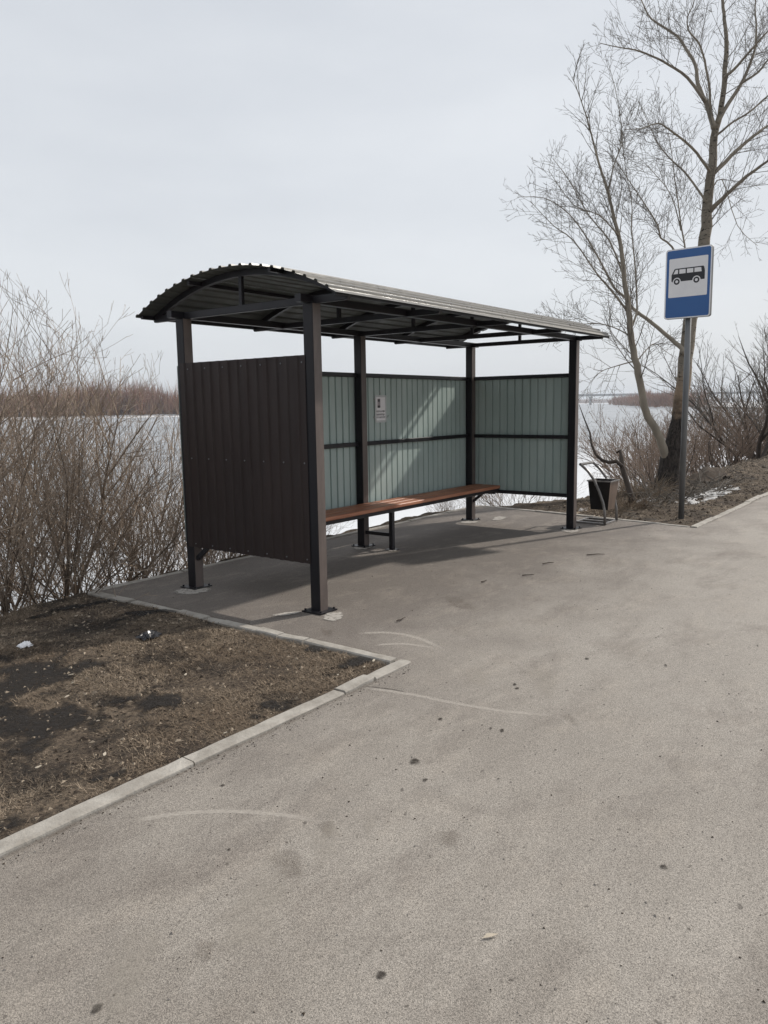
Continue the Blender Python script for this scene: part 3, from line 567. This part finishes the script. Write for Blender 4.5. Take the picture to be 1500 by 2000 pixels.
for k, (x, y, v, sc, lab) in enumerate([(17.5, 2.6, 1, .72, 'russet brown shrub right behind the poplar trunk'), (20.5, 4.4, 0, .92, 'russet shrub leaning over the ice left of the poplar'), (24, 3.2, 2, .95, 'russet shrub just right of the sign pole'), (28, 6.4, 1, 1.15, 'broad russet shrub beyond the poplar'),
    (31, 3.8, 0, 1.05, 'russet shrub behind the leaning dark trunks'), (37, 5, 2, 1.2, 'russet shrub in the middle of the right thicket'), (40, 9.5, 0, 1.3, 'russet shrub at the water end of the thicket'), (46, 5, 1, 1.3, 'far russet shrub at the right frame edge'), (52, 9, 2, 1.45, 'farthest russet shrub in the right thicket'),
    (33, 1.9, 1, .85, 'russet shrub on the crest near the right edge'), (60, 13, 0, 1.7, 'dim russet shrub far behind the sign pole'), (25, 5.2, 2, 1.1, 'russet shrub low on the slope behind the poplar'), (22, 2.4, 0, .8, 'russet shrub between the sign pole and the leaning trunks'), (34, 7.2, 1, 1.25, 'russet shrub halfway down the slope in the thicket'),
    (43, 3, 2, 1.1, 'russet shrub closing the thicket at the right'), (28.5, 2.2, 1, .85, 'low russet shrub under the small trees')]):
    place('shrub', thick[v], (x, y, height(x, y)-.05), rnd.uniform(0, 6), sc, lab, 'shrub', 'russet thicket on the right bank')
for x, y, v, rz, sc, lab in [(22.5, 1.45, 1, 1.0, 1.08, 'small dark tree with leaning trunks right of the sign pole'), (26.5, 1.35, 0, 2.6, 1.2, 'small dark upright tree at the right frame edge'), (30, 2.6, 1, 4.0, 1.25, 'small tree with fine upright crown behind the leaning one')]:
    place('small_tree', small_tree[v], (x, y, height(x, y)-.05), rz, sc, lab, 'tree', 'small trees on the right bank')

# the big poplar: limbs laid out one by one
DT = 13.8
tree = tag(empty('poplar_tree', tuple(ground_px(1303, 965))), 'tall bare poplar with pale upper bark and a second leaning stem', 'tree')
rnd = random.Random(5); twg = MB(); origin = Vector(tree.location)
def limb(name, pts, r0, r1, dd, mat, dens=3.0, ln=.8, twigs=True, n=8, t0=.25):
    k = len(pts); P = []
    for i, q in enumerate(pts):
        t = i/(k-1); d = DT+dd[0]+(dd[1]-dd[0])*t; P.append(PX(q[0], q[1], d)-origin)
    S = []; rs = []
    for i in range(k-1):
        p0, p1, p2, p3 = P[max(i-1, 0)], P[i], P[i+1], P[min(i+2, k-1)]
        for j in range(3):
            t = j/3; S.append(.5*((2*p1)+(p2-p0)*t+(2*p0-5*p1+4*p2-p3)*t*t+(3*p1-p0-3*p2+p3)*t**3))
    S.append(P[-1]); m = len(S)
    for i in range(m):
        t = i/(m-1)
        if len(pts[0]) == 3: j = t*(k-1); a = min(int(j), k-2); rs.append(pts[a][2]+(pts[a+1][2]-pts[a][2])*(j-a))
        else: rs.append(r0+(r1-r0)*t**.8)
    S = [p+rvec(rnd)*min(.02, rs[i]*.16)*(0 < i < m-1) for i, p in enumerate(S)]
    mb = MB(); mb.smooth = True; mb.tube(S, rs, n); mb.build(name, mat, tree)
    if twigs: sprout(rnd, twg, S, max(.012, rs[m//2]*.6), 2, (dens, 9, 8.5), ln, .03, t0, .8, .0029)
limb('trunk', [(1303, 978, .31), (1304, 958, .235), (1308, 915, .2), (1316, 870, .17), (1324, 820, .13), (1333, 750, .122), (1343, 680, .12), (1353, 600, .115), (1366, 525, .105), (1377, 465, .1), (1383, 395, .085), (1390, 329, .075), (1395, 268, .065), (1406, 223, .05), (1414, 177, .045), (1415, 142, .042), (1419, 89, .036), (1415, 38, .03), (1411, 0, .026), (1405, -90, .02), (1410, -220, .013), (1402, -330, .005)], 0, 0, (0, .4), M['trunk'], 3.2, 1.1, True, 14, .42)
LM = M['plimb']
limb('second_stem', [(1312, 930, .08), (1304, 900, .078), (1296, 876, .075), (1284, 845, .07), (1265, 814, .066), (1256, 780, .062), (1247, 730, .06), (1237, 684, .056), (1231, 640, .052), (1227, 597, .046), (1220, 550, .04), (1213, 482, .034), (1197, 417, .028), (1187, 374, .024), (1169, 317, .018), (1154, 259, .013), (1144, 223, .01), (1129, 180, .007), (1118, 150, .004)], 0, 0, (.04, -.9), LM, 8.0, 1.0, True, 10, .3)
for pts, r0, r1, dd in [
    ([(1395, 250), (1386, 220), (1378, 200), (1363, 162), (1358, 127), (1340, 96), (1323, 71), (1285, 46), (1269, 33), (1257, 10), (1240, -30)], .05, .008, (.1, .9)),
    ([(1378, 200), (1343, 152), (1307, 127), (1272, 109), (1242, 98), (1206, 92), (1171, 84)], .032, .005, (.2, -.8)),
    ([(1386, 215), (1386, 177), (1378, 127), (1373, 106), (1363, 81), (1345, 60), (1343, 33), (1356, 0), (1350, -60)], .026, .006, (.1, -.4)),
    ([(1400, 242), (1424, 200), (1449, 162), (1467, 119), (1475, 94), (1477, 63), (1477, 43), (1475, 10), (1485, -60)], .04, .008, (.2, .9)),
    ([(1449, 162), (1480, 142), (1500, 117), (1540, 90), (1590, 70)], .026, .008, (.5, 1.2)),
    ([(1415, 150), (1432, 137), (1457, 109), (1475, 89), (1500, 61), (1540, 30)], .03, .01, (.2, -.8)),
    ([(1395, 266), (1404, 261), (1432, 238), (1465, 218), (1500, 187), (1550, 160), (1600, 140)], .024, .008, (.2, -.9)),
    ([(1391, 340), (1406, 327), (1442, 291), (1482, 258), (1500, 246), (1560, 210), (1630, 150)], .046, .012, (.2, 1.0)),
    ([(1385, 415), (1401, 398), (1419, 380), (1449, 352), (1475, 332), (1500, 314), (1560, 270), (1640, 200)], .05, .012, (.2, -1.0)),
    ([(1386, 335), (1361, 299), (1335, 274), (1307, 253), (1285, 241), (1252, 251), (1221, 253)], .03, .005, (.1, -1.0)),
    ([(1380, 395), (1340, 339), (1313, 314), (1287, 284), (1272, 253), (1247, 198)], .022, .004, (.1, .9)),
    ([(1336, 690), (1329, 678), (1296, 650), (1262, 622), (1237, 603), (1222, 582), (1200, 563), (1179, 523), (1160, 488), (1130, 440), (1100, 408), (1060, 386), (1010, 385)], .046, .004, (-.05, 1.0)),
    ([(1352, 590), (1340, 520), (1337, 478), (1330, 440), (1325, 400), (1318, 350), (1312, 300), (1306, 262)], .022, .005, (.1, 1.2)),
    ([(1358, 560), (1312, 482), (1290, 464), (1284, 439), (1253, 389), (1220, 340), (1196, 300)], .022, .004, (.1, -1.2)),
    ([(1231, 645), (1242, 616), (1244, 581), (1239, 504), (1233, 442), (1234, 395), (1222, 330), (1215, 262)], .022, .004, (-.4, .4)),
    ([(1224, 606), (1188, 560), (1166, 535), (1120, 470), (1080, 440), (1035, 392)], .022, .004, (-.4, -1.4)),
    ([(1229, 655), (1200, 640), (1160, 631), (1120, 640), (1080, 655)], .013, .003, (-.3, -1.2)),
    ([(1239, 705), (1203, 715), (1172, 727), (1150, 750)], .013, .003, (-.3, .5)),
    ([(1247, 702), (1262, 684), (1279, 671), (1300, 686), (1320, 700)], .012, .003, (-.2, .8)),
    ([(1218, 540), (1190, 470), (1150, 420), (1110, 350), (1080, 310)], .018, .004, (-.5, .6)),
    ([(1208, 460), (1170, 420), (1120, 400), (1070, 330)], .014, .003, (-.6, -1.6)),
    ([(1385, 380), (1410, 350), (1440, 440), (1480, 480)], .014, .003, (.1, -.6)),
    ([(1187, 374), (1200, 320), (1215, 270), (1205, 190), (1190, 130)], .014, .004, (-.6, -.2)),
    ([(1330, 450), (1310, 380), (1270, 330), (1240, 300)], .012, .003, (.6, 1.6))]:
    limb('limb', pts, r0, r1, dd, LM, 9.5, .9)
tw = twg.build('twigs', M['ptwig'], tree); tw['kind'] = 'stuff'

# snapped sapling behind the bin, roots and brush at the foot of the poplar
ds = ground_px(1238, 985); ds = tag(empty('dead_sapling', tuple(ds)), 'bent dead sapling with a broken top between bin and poplar', 'sapling'); o0 = Vector(ds.location); dep = (o0-CAM).dot(CF)
def tr(pts, d0=0.0): return [PX(u, v, dep+d0+.05*i)-o0 for i, (u, v) in enumerate(pts)]
mb = MB(); mb.smooth = True; q = tr([(1238, 990), (1232, 965), (1224, 940), (1216, 915), (1214, 895), (1212, 880), (1204, 884)]); mb.tube(q, [.06, .05, .045, .045, .04, .028, .015], 8); mb.build('stem', M['rstem'], ds)
mb = MB(); mb.smooth = True; q2 = tr([(1216, 912), (1204, 901), (1190, 903), (1176, 899), (1164, 888), (1156, 870), (1152, 845), (1140, 815), (1131, 790)]); mb.tube(q2, [.035, .034, .032, .03, .024, .02, .016, .01, .005], 6); mb.build('bent_branch', M['rstem'], ds)
mb = MB(); rnd = random.Random(3); sprout(rnd, mb, q2, .016, 2, (8, 8, 6), .5, .05, .1, .9, .002); sprout(rnd, mb, q, .016, 1, (6, 6), .35, .0, .2, .9, .002); o = mb.build('twigs', M['ptwig'], ds); o['kind'] = 'stuff'
mb = MB(); rnd = random.Random(8)
for k in range(230):
    u = rnd.uniform(1250, 1420); c0 = ground_px(u, 985-.33*(u-1250)*.55+rnd.uniform(-14, 12)); d = Vector((rnd.uniform(-1, 1), rnd.uniform(-.7, .7), rnd.uniform(-.05, .5))); l = rnd.uniform(.2, .8)
    q = path(rnd, (c0.x, c0.y, height(c0.x, c0.y)+.02), d, l, 4, .35, -.04); mb.tube(q, [.008*rnd.uniform(.4, 1.6)*(1-.7*i/4) for i in range(5)], 4)
o = tag(mb.build('brushwood', M['ptwig']), 'tangle of grey dead branches round the foot of the poplar', 'brushwood', kind='stuff')
def lump(name, u, v, rx, ry, h, mat, seed, parent=None, n=16, z=None):
    c = ground_px(u, v); z0 = height(c.x, c.y)-.02 if z is None else z; mb = MB(); mb.smooth = True
    for i in range(n+1):
        for j in range(n+1):
            a, b = i/n*2-1, j/n*2-1; r = math.hypot(a, b); e = noise.noise((a*2.3+seed, b*2.3, seed)); hh = h*max(0, 1-r*r+.55*e)
            mb.v.append((c.x+a*rx, c.y+b*ry, z0-.02+hh+.012*noise.noise((a*9, b*9, seed))*(hh > 0)))
    for i in range(n):
        for j in range(n): mb.f.append((i*(n+1)+j, (i+1)*(n+1)+j, (i+1)*(n+1)+j+1, i*(n+1)+j+1)); mb.m.append(0)
    return mb.build(name, mat, parent)
def snow_patch(u, v, rx, ry, seed, lab):
    c = ground_px(u, v); mb = MB(); mb.smooth = True; n = 60; m = 22
    for i in range(n+1):
        for j in range(m+1):
            a, b = i/n*2-1, j/m*2-1; x, y = c.x+a*rx, c.y+b*ry; e = .55*noise.noise((x*3.2, y*7, seed))+.55*noise.noise((x*11, y*17, seed+4)); mb.v.append((x, y, height(x, y)+.05*(.45-(a*a+b*b)*.6+e*1.2)-.006))
    for i in range(n):
        for j in range(m): mb.f.append((i*(m+1)+j, (i+1)*(m+1)+j, (i+1)*(m+1)+j+1, i*(m+1)+j+1)); mb.m.append(0)
    tag(mb.build('snow_patch', M['snow']), lab, 'snow patch', 'old snow patches')
snow_patch(1385, 968, 1.7, .26, 30, 'long broken strip of dirty melting snow beside the sign pole'); snow_patch(1262, 978, .5, .16, 31, 'small patch of dirty snow left of the poplar foot'); snow_patch(1140, 997, .22, .1, 33, 'scrap of old snow behind the right front post')
tag(lump('earth_mound', 1385, 940, .9, .3, .2, M['clod'], 55), 'dark mound of dug earth right of the sign pole', 'mound')

# ------------------------------------------------------------------ dry grass and litter
DARK = [(20, 1345, .75, .45), (60, 1420, .5, .3), (225, 1515, .16, .1), (545, 1382, .2, .14), (700, 1297, .3, .08), (15, 1620, .14, .1), (300, 1375, .22, .16), (150, 1190, .5, .1), (300, 1205, .5, .12), (620, 1268, .16, .07)]
DARKW = [(ground_px(u, v), rx, ry) for u, v, rx, ry in DARK]
def darkness(x, y):
    return max(1-math.hypot((x-c.x)/rx, (y-c.y)/ry)+.9*noise.noise((x*5, y*5, 4))+.5*noise.noise((x*14, y*14, 9)) for c, rx, ry in DARKW)
def grass(name, label, n, box, seed, hmin, hmax, wd, keep, lay=2.6):
    rnd = random.Random(seed); mb = MB()
    while len(mb.f) < n:
        x, y = rnd.uniform(box[0], box[1]), rnd.uniform(box[2], box[3])
        if not keep(x, y): continue
        dn = noise.noise((x*1.4, y*1.4, 2.2))+.6*noise.noise((x*5, y*5, 8))
        if rnd.random() > .5+1.6*dn: continue
        if rnd.random() < 2.2*darkness(x, y): continue
        z = height(x, y)-.003; h = rnd.uniform(hmin, hmax); a = rnd.uniform(0, 6.283); le = rnd.uniform(.7, lay)*h; b = a+1.57+rnd.uniform(-.5, .5)
        p = Vector((x, y, z)); t = p+Vector((math.cos(a)*le, math.sin(a)*le, h*rnd.uniform(.25, 1))); s = Vector((math.cos(b), math.sin(b), 0))*wd*rnd.uniform(.6, 1.4)
        mb.add([p-s, p+s, t], [(0, 1, 2)])
    return tag(mb.build(name, M['straw' if seed != 2 else 'straw2']), label, 'grass', kind='stuff')
grass('dry_grass', 'short trampled dry grass on the lawn left of the shelter', 120000, (-5.2, -.68, -1.16, 2.15), 1, .008, .032, .002, lambda x, y: y < crest(x)+.1)
grass('dry_grass', 'sparse dry grass on the earth strip right of the shelter', 24000, (5.9, 20, -1.15, 1.6), 2, .012, .05, .0032, lambda x, y: x > right_kerb_x(y)+.06 and y < crest(x))
grass('dry_straw', 'long matted straw lying over the lawn left of the shelter', 5000, (-5.2, -.68, -1.16, 2.1), 9, .006, .02, .0022, lambda x, y: y < crest(x)+.1, 7)
bank = bpy.data.objects['river_bank']
for k, (c, rx, ry) in enumerate(DARKW): 
    mb = MB(); mb.a = []; n = 26
    for i in range(n+1):
        for j in range(n+1): x, y = c.x+(i/n*2-1)*rx*1.4, c.y+(j/n*2-1)*ry*1.4; x = min(x, -.665); y = max(y, -1.165); mb.v.append((x, y, height(x, y)+.003+.0006*k)); mb.a.append(min(1, max(0, 2.0*(1-math.hypot((x-c.x)/rx, (y-c.y)/ry)+.9*noise.noise((x*5, y*5, 4))+.5*noise.noise((x*14, y*14, 9))))))
    for i in range(n):
        for j in range(n): mb.f.append((i*(n+1)+j, (i+1)*(n+1)+j, (i+1)*(n+1)+j+1, i*(n+1)+j+1)); mb.m.append(0)
    mb.build('black_soil', M['blacksoil'], bank)
def crumbs(name, label, n, box, seed, lo, hi, mats, keep, zf):
    rnd = random.Random(seed); mb = MB()
    while len(mb.f) < n*4:
        x, y = rnd.uniform(box[0], box[1]), rnd.uniform(box[2], box[3])
        if not keep(x, y): continue
        r = rnd.uniform(lo, hi)*rnd.choice((.6, .8, 1, 1.5)); z = zf(x, y); q0 = rnd.uniform(0, 6); P = [Vector((x, y, z))+Vector((math.cos(a+rnd.uniform(-.4, .4)), math.sin(a), 0))*r*rnd.uniform(.7, 1.5) for a in (q0, q0+2.1, q0+4.2)]+[Vector((x, y, z+r*rnd.uniform(.4, 1.0)))]
        mb.add(P, [(0, 1, 3), (1, 2, 3), (2, 0, 3), (2, 1, 0)], rnd.choices(range(len(mats)), [.6, .4] if len(mats) == 2 else None)[0])
    return tag(mb.build(name, mats), label, 'debris', kind='stuff')
crumbs('soil_crumbs', 'clods and crumbs of soil and dead leaf on the lawn', 9000, (-5, -.68, -1.16, 2.1), 31, .004, .013, [M['clod'], M['crumb']], lambda x, y: y < crest(x), lambda x, y: height(x, y)-.001)
crumbs('soil_crumbs', 'clods of soil on the earth strip right of the shelter', 4000, (6, 20, -1.15, 1.2), 32, .008, .026, [M['clod'], M['crumb']], lambda x, y: x > right_kerb_x(y)+.05 and y < crest(x), lambda x, y: height(x, y)-.001)
crumbs('road_grit', 'fine grit and small stones strewn on the asphalt', 5000, (-4.6, 6, -4.5, 2.1), 33, .0018, .0042, [M['grit'], M['clod']], lambda x, y: y < -1.3 or (-.5 < x < right_kerb_x(y)-.1), lambda x, y: .001)
crumbs('road_grit', 'grit gathered along the kerb of the lawn', 900, (-5, -.6, -1.36, -1.275), 34, .0015, .0045, [M['grit'], M['clod']], lambda x, y: True, lambda x, y: .001)
def tuft(u, v, n, h, lab, seed):
    c = ground_px(u, v); rnd = random.Random(seed); mb = MB(); z = height(c.x, c.y)
    for k in range(n):
        a = rnd.uniform(0, 6.283); r = rnd.random()**.5*.3; p = Vector((c.x+r*math.cos(a), c.y+r*math.sin(a), height(c.x+r*math.cos(a), c.y+r*math.sin(a))-.01)); d = Vector((math.cos(a)*.8+rnd.uniform(-.6, .6), math.sin(a)*.8+rnd.uniform(-.6, .6), rnd.uniform(.4, 1.2)))
        q = path(rnd, p, d, h*rnd.uniform(.5, 1.1), 3, .2, -.18); mb.tube(q, [.0035, .003, .002, .001], 3, False)
    return tag(mb.build('grass_tuft', M['straw']), lab, 'grass tuft', 'tufts of dead grass')
tuft(1258, 968, 420, .5, 'orange brown tuft of dead grass left of the poplar foot', 1); tuft(1222, 990, 300, .4, 'dead grass tuft right behind the litter bin', 2); tuft(1180, 1000, 160, .25, 'short dead grass behind the bin stand', 3)
def crumple(name, u, v, r, h, mat, seed, lab, cat):
    c = ground_px(u, v); rnd = random.Random(seed); mb = MB(); n = 9
    for i in range(n+1):
        for j in range(n+1):
            a, b = i/n*2-1, j/n*2-1; rr = r*(.75+.4*noise.noise((a*2, b*2, seed))); k = max(abs(a), abs(b)); hh = h*(1-k*k)+h*.7*noise.noise((a*3.3, b*3.3, seed+5))
            mb.v.append((c.x+a*rr, c.y+b*rr*.7, height(c.x, c.y)+.012+max(-.004, hh)))
    for i in range(n):
        for j in range(n): mb.f.append((i*(n+1)+j, (i+1)*(n+1)+j, (i+1)*(n+1)+j+1, i*(n+1)+j+1)); mb.m.append(0)
    return tag(mb.build(name, mat), lab, cat)
crumple('crumpled_paper', 51, 1279, .055, .03, M['paper'], 3, 'crumpled white paper lying on the lawn at left', 'paper'); crumple('plastic_scrap', 293, 1258, .11, .03, M['plastic'], 6, 'torn black plastic scrap lying on the lawn', 'plastic')
rnd = random.Random(21)
for k, (u, v) in enumerate([(150, 1214), (143, 1346), (140, 1331), (131, 1370), (192, 1415), (363, 1325), (205, 1481), (440, 1438), (730, 1295), (745, 1291), (712, 1308), (660, 1323), (75, 1505)]):
    c = ground_px(u, v); a = rnd.uniform(-1.2, .6); l = rnd.uniform(.007, .02); wd = rnd.uniform(.003, .008); z = height(c.x, c.y)+.014; ca, sa = math.cos(a), math.sin(a); mb = MB(); top = [(l*x*rnd.uniform(.7, 1.2), wd*y*rnd.uniform(.6, 1.3)) for x, y in ((-1, -.4), (-.3, -1), (.8, -.7), (1, .3), (.2, 1), (-.8, .7))]
    mb.v = [(c.x+x*ca-y*sa, c.y+x*sa+y*ca, z+h+x*.2) for h in (0, .003) for x, y in top]; mb.f = [tuple(range(5, -1, -1)), tuple(range(6, 12))]+[(i, (i+1) % 6, 6+(i+1) % 6, 6+i) for i in range(6)]; mb.m = [0]*8
    tag(mb.build('wood_chip', M['leaf']), 'small pale scrap lying in the dry grass of the lawn', 'scrap', 'pale scraps on the lawn')
for (u, v, l, a, lab) in [(1060, 1104, .16, .3, 'short dark twig on the asphalt before the right post'), (1020, 1126, .12, .5, 'dark twig on the asphalt nearest the bench leg'), (1146, 1086, .2, .9, 'crooked twig on the asphalt right of the others'), (940, 1139, .08, .2, 'tiny twig on the asphalt at the shadow edge'), (775, 1216, .12, .4, 'thin twig on the asphalt right of the front left post')]:
    c = ground_px(u, v); rnd = random.Random(int(u)); q = path(rnd, (c.x, c.y, .014), Vector((math.cos(a), -math.sin(a), 0)), l, 5, .3, 0); q = [Vector((p.x, p.y, .012+.004*rnd.random())) for p in q]
    mb = MB(); mb.tube(q, [.006, .006, .005, .005, .004, .002], 5); tag(mb.build('fallen_twig', M['rstem']), lab, 'twig', 'twigs on the asphalt')
c = ground_px(958, 1832); mb = MB(); mb.add([(c.x-.022, c.y+.016, .006), (c.x, c.y+.012, .012), (c.x+.024, c.y-.016, .007), (c.x-.002, c.y-.005, .009)], [(0, 3, 2, 1)]); tag(mb.build('dry_leaf', M['leaf']), 'single pale dry leaf on the asphalt in the foreground', 'leaf')

# ------------------------------------------------------------------ far shore, bridge
shore = [(-900, 640), (-300, 520), (60, 440), (250, 402), (330, 372), (700, 470), (1300, 700), (2200, 1000), (2900, 1060), (3400, 760)]
mb = MB(); n = len(shore)
for x, y in shore: mb.v += [(x, y-4, RIVER_Z-.3), (x+2, y+4, RIVER_Z+1.6), (x+900, y+1900, RIVER_Z+3)]
for i in range(n-1):
    for k in range(2): mb.f.append((i*3+k, (i+1)*3+k, (i+1)*3+k+1, i*3+k+1)); mb.m.append(0)
tag(mb.build('far_shore', M['land']), 'snowy far bank of the river', kind='structure')
def woods(name, label, rows, n, hmin, hmax, seed, nb=34, zb=RIVER_Z+1.2, wd=.22):
    rnd = random.Random(seed); mb = MB(); segs = [((Vector(a+(0,))), Vector(b+(0,))) for a, b in zip(rows, rows[1:])]; tot = [(b-a).length for a, b in segs]
    for k in range(n):
        i = rnd.choices(range(len(segs)), tot)[0]; a, b = segs[i]; p = a.lerp(b, rnd.random()); nn = Vector((-(b-a).y, (b-a).x, 0)).normalized(); p = p+nn*rnd.uniform(3, 34); p.z = zb
        h = rnd.uniform(hmin, hmax)*(1+.25*noise.noise((p.x*.02, p.y*.02, 1)))
        for j in range(nb):
            d = Vector((rnd.gauss(0, .33), rnd.gauss(0, .33), 1)).normalized(); l = h*rnd.uniform(.45, 1); q = p+Vector((rnd.gauss(0, 1.2), rnd.gauss(0, 1.2), rnd.uniform(-.5, h*.25))); s = rvec(rnd)*wd*rnd.uniform(.6, 1.5)
            mb.add([q-s, q+s, q+d*l], [(0, 1, 2)])
    return tag(mb.build(name, M['far']), label, 'woods', kind='stuff')
woods('far_woods', 'russet belt of bare willows along the far shore', shore[1:6], 2800, 9, 23, 3, 36, wd=.3)
woods('far_woods', 'dim bare woods on the distant shore towards the bridge', shore[5:], 900, 11, 18, 4, 26, wd=.6)
woods('far_woods', 'wooded spit on the near bank in front of the bridge', [(520, 130), (800, 250), (1080, 375)], 260, 8, 14, 6, 30, wd=.35)
mb = MB(); mb.add([(300, 12, -3.2), (520, 125, -2.4), (1120, 380, -2.4), (1500, 300, -2.4), (1500, 12, -2.4)], [(4, 3, 2, 1, 0)]); tag(mb.build('wooded_spit', M['land']), 'low snowy spit of the near bank towards the bridge', kind='structure')
bc = PX(36, 806, 440); bc.z = RIVER_Z+.2
bk = tag(empty('river_beacon', tuple(bc)), 'small pale pointed structure on the far shore at left', 'beacon')
mb = MB(); mb.add([(-1.5, -1.5, 0), (1.5, -1.5, 0), (1.5, 1.5, 0), (-1.5, 1.5, 0), (-.4, -.4, 5.2), (.4, -.4, 5.2), (.4, .4, 5.2), (-.4, .4, 5.2)], [(0, 1, 5, 4), (1, 2, 6, 5), (2, 3, 7, 6), (3, 0, 4, 7), (4, 5, 6, 7)]); mb.build('tower', M['pale'], bk)
mb = MB(); mb.box(-.7, .7, -.7, .7, 5.2, 6.4); mb.build('lantern', M['pale'], bk)
BD = 1500.0
pA, pB = PX(900, 771, BD), PX(1500, 775, BD*.93); dv = (pB-pA); dv.z = 0; dv.normalize(); sv = Vector((-dv.y, dv.x, 0))
zd = PX(1200, 772, BD).z
br = tag(empty('road_bridge', (pA.x, pA.y, RIVER_Z)), 'long flat grey girder bridge across the river in the distance', 'bridge')
mb = MB(); a = Vector((0, 0, zd-RIVER_Z)); Lb = (pB-pA).length+250; mb.bar(a, a+dv*Lb, 14, 3.2); mb.build('deck', M['farb'], br)
for s in (-1, 1): mb = MB(); mb.bar(a+sv*s*6.8+Vector((0, 0, 1.9)), a+sv*s*6.8+Vector((0, 0, 1.9))+dv*Lb, .4, .9); mb.build('parapet', M['farb'], br)
t0 = (PX(1218, 780, BD*.965)-pA).dot(dv)
for k in range(-5, 6):
    t = t0+60*k
    if t < 5 or t > Lb-5: continue
    q = dv*t; mb = MB(); mb.bar(q+Vector((0, 0, -2)), q+Vector((0, 0, zd-RIVER_Z-2.4)), 4.2, 9, sv); pier = mb.build('pier', M['farb'], br)
    mb = MB(); mb.bar(q+sv*-6.5+Vector((0, 0, zd-RIVER_Z-3.6)), q+sv*6.5+Vector((0, 0, zd-RIVER_Z-3.6)), 6.5, 2.6); mb.build('pier_cap', M['farb'], pier)
    mb = MB(); mb.tube([q+sv*6+Vector((0, 0, zd-RIVER_Z+2)), q+sv*6+Vector((0, 0, zd-RIVER_Z+17))], .28, 5); mb.build('lamp_post', M['farb'], br)

# ------------------------------------------------------------------ haze
hz = MB(); hz.box(-3600, 3600, -3600, 3600, RIVER_Z-1.3, 46)
t = bpy.data.materials.new('haze'); t.use_nodes = True; t.node_tree.nodes.clear(); ov = t.node_tree.nodes.new('ShaderNodeOutputMaterial'); pv = t.node_tree.nodes.new('ShaderNodeVolumePrincipled')
pv.inputs['Color'].default_value = (0.86, 0.92, 1.0, 1); pv.inputs['Density'].default_value = 0.00026; pv.inputs['Anisotropy'].default_value = 0.2; t.node_tree.links.new(pv.outputs[0], ov.inputs['Volume'])
o = hz.build('haze', t); tag(o, 'thin pale haze over the river', kind='stuff'); o.display_type = 'WIRE'
